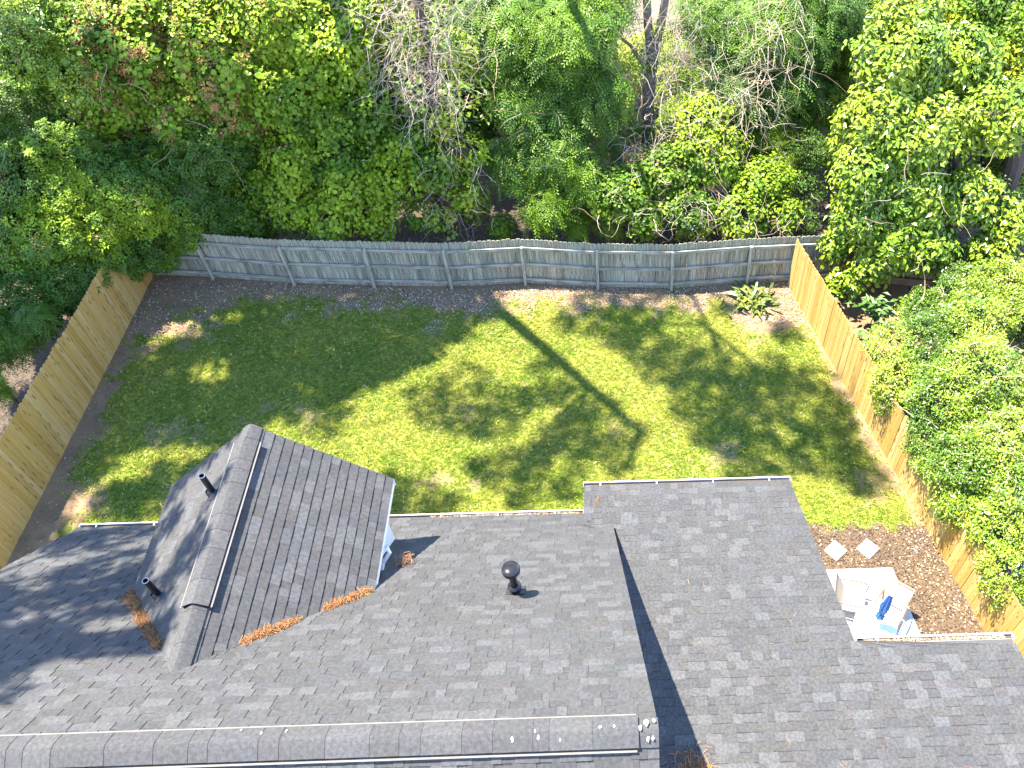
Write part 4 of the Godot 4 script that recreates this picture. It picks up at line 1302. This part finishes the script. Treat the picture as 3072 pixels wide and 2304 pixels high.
	trunk(t, [Vector3(-16.8, 0, -8.5), Vector3(-16.8, 7, -8.5), Vector3(-16.0, 13, -8.6), Vector3(-14.6, 18, -8.8)], 0.28, 0.12)
	some = []
	for k in range(0, l.size(), 7):
		some.append(l[k])
	limbs(t, Vector3(-15.2, 16, -8.7), some, 0.05)

# ---------- patio ----------
func build_patio() -> void:
	var st := begin()
	prism(st, [Vector3(3.55, 0.1, -9.26), Vector3(3.55, 0.1, -5.4), Vector3(patio_right(-5.4), 0.1, -5.4), Vector3(patio_right(-9.26), 0.1, -9.26)], Vector3(0, -0.12, 0))
	structure("patio", done(st), M.concrete)
	for k in 2:
		var c: Vector3 = at_h([835.5, 868.0][k], [550.5, 548.5][k], 0.04)
		st = begin()
		box(st, Vector3(-0.2, 0, -0.19), Vector3(0.2, 0.05, 0.19), Transform3D(Basis(Vector3.UP, 0.72), Vector3.ZERO))
		var o := part(self, "stepping_stone", done(st), M.concrete)
		o.position = Vector3(c.x, 0.0, c.z)
		tag(o, "square pale stepping stone on the mulch beside the patio", "stepping stone", "stepping stones on the mulch")
	# table with a closed parasol
	var tc := at_h(875.8, 624.3, 0.74)
	var t := thing("patio_table", "round white patio table holding the closed blue parasol", "table", Vector3(tc.x, 0.1, tc.z))
	st = begin()
	lathe(st, Vector3.ZERO, [Vector2(0.03, 0.64), Vector2(0.44, 0.64), Vector2(0.455, 0.63), Vector2(0.455, 0.61), Vector2(0.44, 0.605), Vector2(0.03, 0.605)], 32)
	part(t, "table_top", done(st), M.white)
	for k in 4:
		var a := TAU * (k + 0.4) / 4
		st = begin()
		tube(st, [Vector3(cos(a) * 0.4, 0, sin(a) * 0.4), Vector3(cos(a) * 0.3, 0.35, sin(a) * 0.3), Vector3(cos(a) * 0.36, 0.605, sin(a) * 0.36)], [0.014, 0.014, 0.014], 8)
		part(t, "leg", done(st), M.white)
	t = thing("parasol", "closed blue parasol standing in the white patio table", "parasol", Vector3(tc.x, 0.1, tc.z))
	st = begin()
	lathe(st, Vector3.ZERO, [Vector2(0.02, 2.16), Vector2(0.02, 0.06)], 12)
	part(t, "pole", done(st), M.white)
	st = begin()
	lathe(st, Vector3.ZERO, [Vector2(0.0, 0.11), Vector2(0.05, 0.09), Vector2(0.22, 0.06), Vector2(0.24, 0.0)], 20)
	part(t, "foot", done(st), M.white)
	st = begin()
	var prof := [[0.98, 0.10], [1.04, 0.125], [1.12, 0.085], [1.17, 0.055], [1.23, 0.085], [1.4, 0.115], [1.7, 0.085], [2.0, 0.045], [2.12, 0.016]]
	for i in prof.size() - 1:
		for k in 24:
			var q := []
			for e in [[i, k + 1], [i, k], [i + 1, k], [i + 1, k + 1]]:
				var rr: float = prof[e[0]][1] * 0.72 * (1.0 + 0.28 * (1 if int(e[1]) % 3 == 0 else -0.4))
				var w: float = TAU * e[1] / 24.0 + 0.25 * prof[e[0]][0]
				q.append(Vector3(cos(w) * rr, prof[e[0]][0], sin(w) * rr))
			st.set_smooth_group(-1)
			quad(st, q[0], q[1], q[2], q[3])
	part(t, "canopy", done(st), M.blue)
	st = begin()
	lathe(st, Vector3.ZERO, [Vector2(0.0, 2.24), Vector2(0.02, 2.23), Vector2(0.03, 2.19), Vector2(0.022, 2.15), Vector2(0.04, 2.11), Vector2(0.06, 2.06)], 14)
	part(t, "finial", done(st), M.white)
	var c := at_h(838.8, 591.5, 0.72)
	chair(Vector3(c.x, 0.1, c.z) + Vector3(0.34, 0, 0.08), 1.3, "tan sling chair half hidden by the roof edge")
	c = at_h(896.5, 594.8, 0.75)
	chair(Vector3(c.x, 0.1, c.z) + Vector3(-0.2, 0, 0.28), -0.62, "beige sling chair beside the closed parasol")
func chair(where: Vector3, turn: float, label: String) -> void:
	# local: sits facing +z
	var t := thing("sling_chair", label, "chair", where, "", turn)
	var st := begin()
	var seat := [Vector3(-0.26, 0.40, 0.26), Vector3(0.26, 0.40, 0.26), Vector3(0.26, 0.36, -0.2), Vector3(-0.26, 0.36, -0.2)]
	prism(st, [seat[3], seat[2], seat[1], seat[0]], Vector3(0, -0.012, 0))
	part(t, "seat", done(st), M.seat)
	st = begin()
	prism(st, [Vector3(-0.27, 0.40, -0.21), Vector3(-0.27, 0.88, -0.47), Vector3(0.27, 0.88, -0.47), Vector3(0.27, 0.40, -0.21)], Vector3(0, -0.008, -0.012))
	part(t, "backrest", done(st), M.sling)
	for s in [-1.0, 1.0]:
		var x: float = s * 0.285
		st = begin()
		tube(st, [Vector3(x, 0.94, -0.49), Vector3(x, 0.36, -0.21), Vector3(x, 0.40, 0.28)], [0.014, 0.014, 0.014], 7)
		part(t, "side_frame", done(st), M.glare_frame)
		st = begin()
		tube(st, [Vector3(x, 0.64, -0.35), Vector3(x * 1.08, 0.66, -0.1), Vector3(x * 1.1, 0.64, 0.2), Vector3(x * 1.08, 0.56, 0.3), Vector3(x * 1.05, 0.0, 0.3)], [0.016, 0.022, 0.022, 0.016, 0.014], 7)
		part(t, "armrest", done(st), M.frame)
		st = begin()
		tube(st, [Vector3(x * 1.02, 0.62, -0.33), Vector3(x * 1.05, 0.3, -0.34), Vector3(x * 1.05, 0.0, -0.42)], [0.014, 0.014, 0.014], 7)
		part(t, "leg", done(st), M.glare_frame)
	st = begin()
	tube(st, [Vector3(-0.285, 0.93, -0.488), Vector3(0.285, 0.93, -0.488)], [0.014, 0.014], 7)
	part(t, "top_rail", done(st), M.glare_frame)

# ---------- debris on the roof ----------
func needles(label: String, spots: Array, count: int, col: Array, seed_: int, size := 1.0) -> void:
	var r := RandomNumberGenerator.new()
	r.seed = seed_
	var s := begin()
	box(s, Vector3(-0.045, -0.0015, -0.0015), Vector3(0.045, 0.0015, 0.0015))
	var xf := []
	var cols := []
	for k in count:
		var q: Array = spots[r.randi() % spots.size()]
		var p: Vector3 = q[0].lerp(q[1], r.randf()) + Vector3(r.randfn() * q[2], absf(r.randfn()) * q[3], r.randfn() * q[2])
		if q.size() > 4:
			p.y += q[4].call(p)
		var sc := size * r.randf_range(0.6, 1.5)
		xf.append(Transform3D(Basis.from_euler(Vector3(r.randfn(0, 0.5), r.randf() * TAU, r.randfn(0, 0.5))).scaled(Vector3(sc, size * 1.6, size * 1.6)), p))
		var c: Color = col[r.randi() % col.size()]
		var v := r.randf_range(0.6, 1.3)
		cols.append(Color(c.r * v, c.g * v, c.b * v))
	var o := scatter(self, "pine_needles", done(s), M.litter, xf, cols)
	tag(o, label, "pine needles", "", "stuff")
func build_debris() -> void:
	var rust := [Color(0.34, 0.15, 0.045), Color(0.26, 0.12, 0.05), Color(0.42, 0.22, 0.08), Color(0.2, 0.1, 0.05)]
	# valley line points on the main roof
	var v := func(s: float, y: float) -> Vector3: return Vector3(-5.9 + s * (6.805 - y) / RISE, y + 0.02, EAVE.x + (y - EAVE.y) / RISE)
	needles("rusty pine needles packed in the shaded valley left of the cross gable", [[v.call(-1, 5.12), v.call(-1, 5.55), 0.045, 0.035], [v.call(-1, 5.6), v.call(-1, 6.1), 0.04, 0.03], [v.call(-1, 6.1), v.call(-1, 6.35), 0.03, 0.02]], 2600, rust, 501)
	needles("bright rusty pine needles along the sunny valley right of the cross gable", [[v.call(1, 5.2), v.call(1, 5.42), 0.03, 0.025], [v.call(1, 5.45), v.call(1, 5.62), 0.028, 0.025], [v.call(1, 5.95), v.call(1, 6.3), 0.032, 0.03], [v.call(1, 5.85), v.call(1, 6.2), 0.03, 0.025]], 2000, rust, 502)
	var on_wing := func(p: Vector3) -> float: return wing_y(p.z) + 0.022
	var spots := []
	var r := RandomNumberGenerator.new()
	r.seed = 61
	for k in 120:
		var p := Vector3(r.randf_range(0.9, 6.2), 0, r.randf_range(-9.6, -2.0))
		if p.x > wing_right(p.z) - 0.2 or p.x < main_right(p.z) + 0.4:
			continue
		spots.append([p, p, 0.09, 0.002, on_wing])
	var q := at_h(598, 500, 3.2)
	for k in 14:
		spots.append([Vector3(q.x, 0, q.z), Vector3(q.x, 0, q.z), 0.05, 0.01, on_wing])
	needles("loose pine needles scattered over the wing roof", spots, 85, [Color(0.26, 0.13, 0.05), Color(0.34, 0.2, 0.09), Color(0.2, 0.11, 0.05)], 503, 0.85)
	var low := at_h(690, 765, 4.7)
	low.y = 0
	needles("brown needles heaped in the shade beside the main gable end", [[low, low + Vector3(0.2, 0, 0.6), 0.16, 0.02, on_wing], [low + Vector3(-0.1, 0, 0.2), low + Vector3(0.1, 0, 0.9), 0.1, 0.03, on_wing]], 1500, rust, 504)
	var nest := at_h(402, 560, 4.55)
	needles("small clump of needles in the gable shadow on the main roof", [[nest, nest + Vector3(0.1, 0, 0), 0.07, 0.012]], 70, rust, 505)
	# leaf scraps lying in the gutters
	var gut := []
	for e in [[-3.8, -0.7, -9.37, 2.70], [4.2, 6.6, -5.79, 4.07]]:
		gut.append([Vector3(e[0], e[3], e[2]), Vector3(e[1], e[3], e[2]), 0.015, 0.012])
	needles("pale leaf scraps lying in the white gutters", gut, 900, [Color(0.5, 0.4, 0.28), Color(0.34, 0.2, 0.1), Color(0.6, 0.52, 0.4)], 506, 0.8)

func _ready() -> void:
	rng.seed = 1
	fbm.seed = 5
	fbm.frequency = 0.1
	fbm.fractal_octaves = 3
	# camera
	eye_basis = Basis(Vector3(0.999497, -0.004479, 0.031406), Vector3(0.027296, 0.625907, -0.77942), Vector3(-0.016166, 0.779884, 0.625715)).orthonormalized()
	var cam := Camera3D.new()
	cam.name = "camera"
	add_child(cam)
	cam.transform = Transform3D(eye_basis, EYE)
	cam.projection = Camera3D.PROJECTION_FRUSTUM
	cam.near = 0.1
	cam.far = 600
	cam.size = 0.1 * 768.0 / F
	cam.frustum_offset = Vector2(-112, 31) / F * 0.1
	cam.current = true
	# sky, sun, exposure
	var sky_m := ProceduralSkyMaterial.new()
	sky_m.sky_top_color = lin(0.10, 0.22, 0.50)
	sky_m.sky_horizon_color = lin(1.15, 1.2, 1.22)
	sky_m.sky_curve = 0.2
	sky_m.ground_bottom_color = lin(0.08, 0.07, 0.05)
	sky_m.ground_horizon_color = lin(0.3, 0.32, 0.3)
	sky_m.sun_angle_max = 8.0
	var sky := Sky.new()
	sky.sky_material = sky_m
	var env := Environment.new()
	env.background_mode = Environment.BG_SKY
	env.sky = sky
	env.tonemap_mode = Environment.TONE_MAPPER_LINEAR
	env.tonemap_exposure = 5.8
	env.sdfgi_enabled = true
	env.ssao_enabled = true
	env.ssil_enabled = true
	var we := WorldEnvironment.new()
	we.name = "environment"
	we.environment = env
	add_child(we)
	var sun := DirectionalLight3D.new()
	sun.name = "sun"
	add_child(sun)
	sun.basis = Basis.looking_at(SUN.normalized(), Vector3.UP)
	sun.light_color = Color(1.0, 0.95, 0.87)
	sun.light_energy = 1.5
	sun.light_angular_distance = 0.6
	sun.shadow_enabled = true
	make_materials()
	M.strap = mat(Color(0.045, 0.085, 0.010), 0.5)
	M.strap_pale = mat(Color(0.08, 0.125, 0.014), 0.5)
	M.strap_yellow = mat(Color(0.19, 0.19, 0.025), 0.5)
	M.big_leaf = mat(Color(0.055, 0.13, 0.014), 0.55)
	M.blue = mat(Color(0.02, 0.12, 0.36), 0.7)
	build_ground()
	build_house()
	build_fences()
	build_patio()
	build_shade_trees()
	build_plants()
	build_debris()
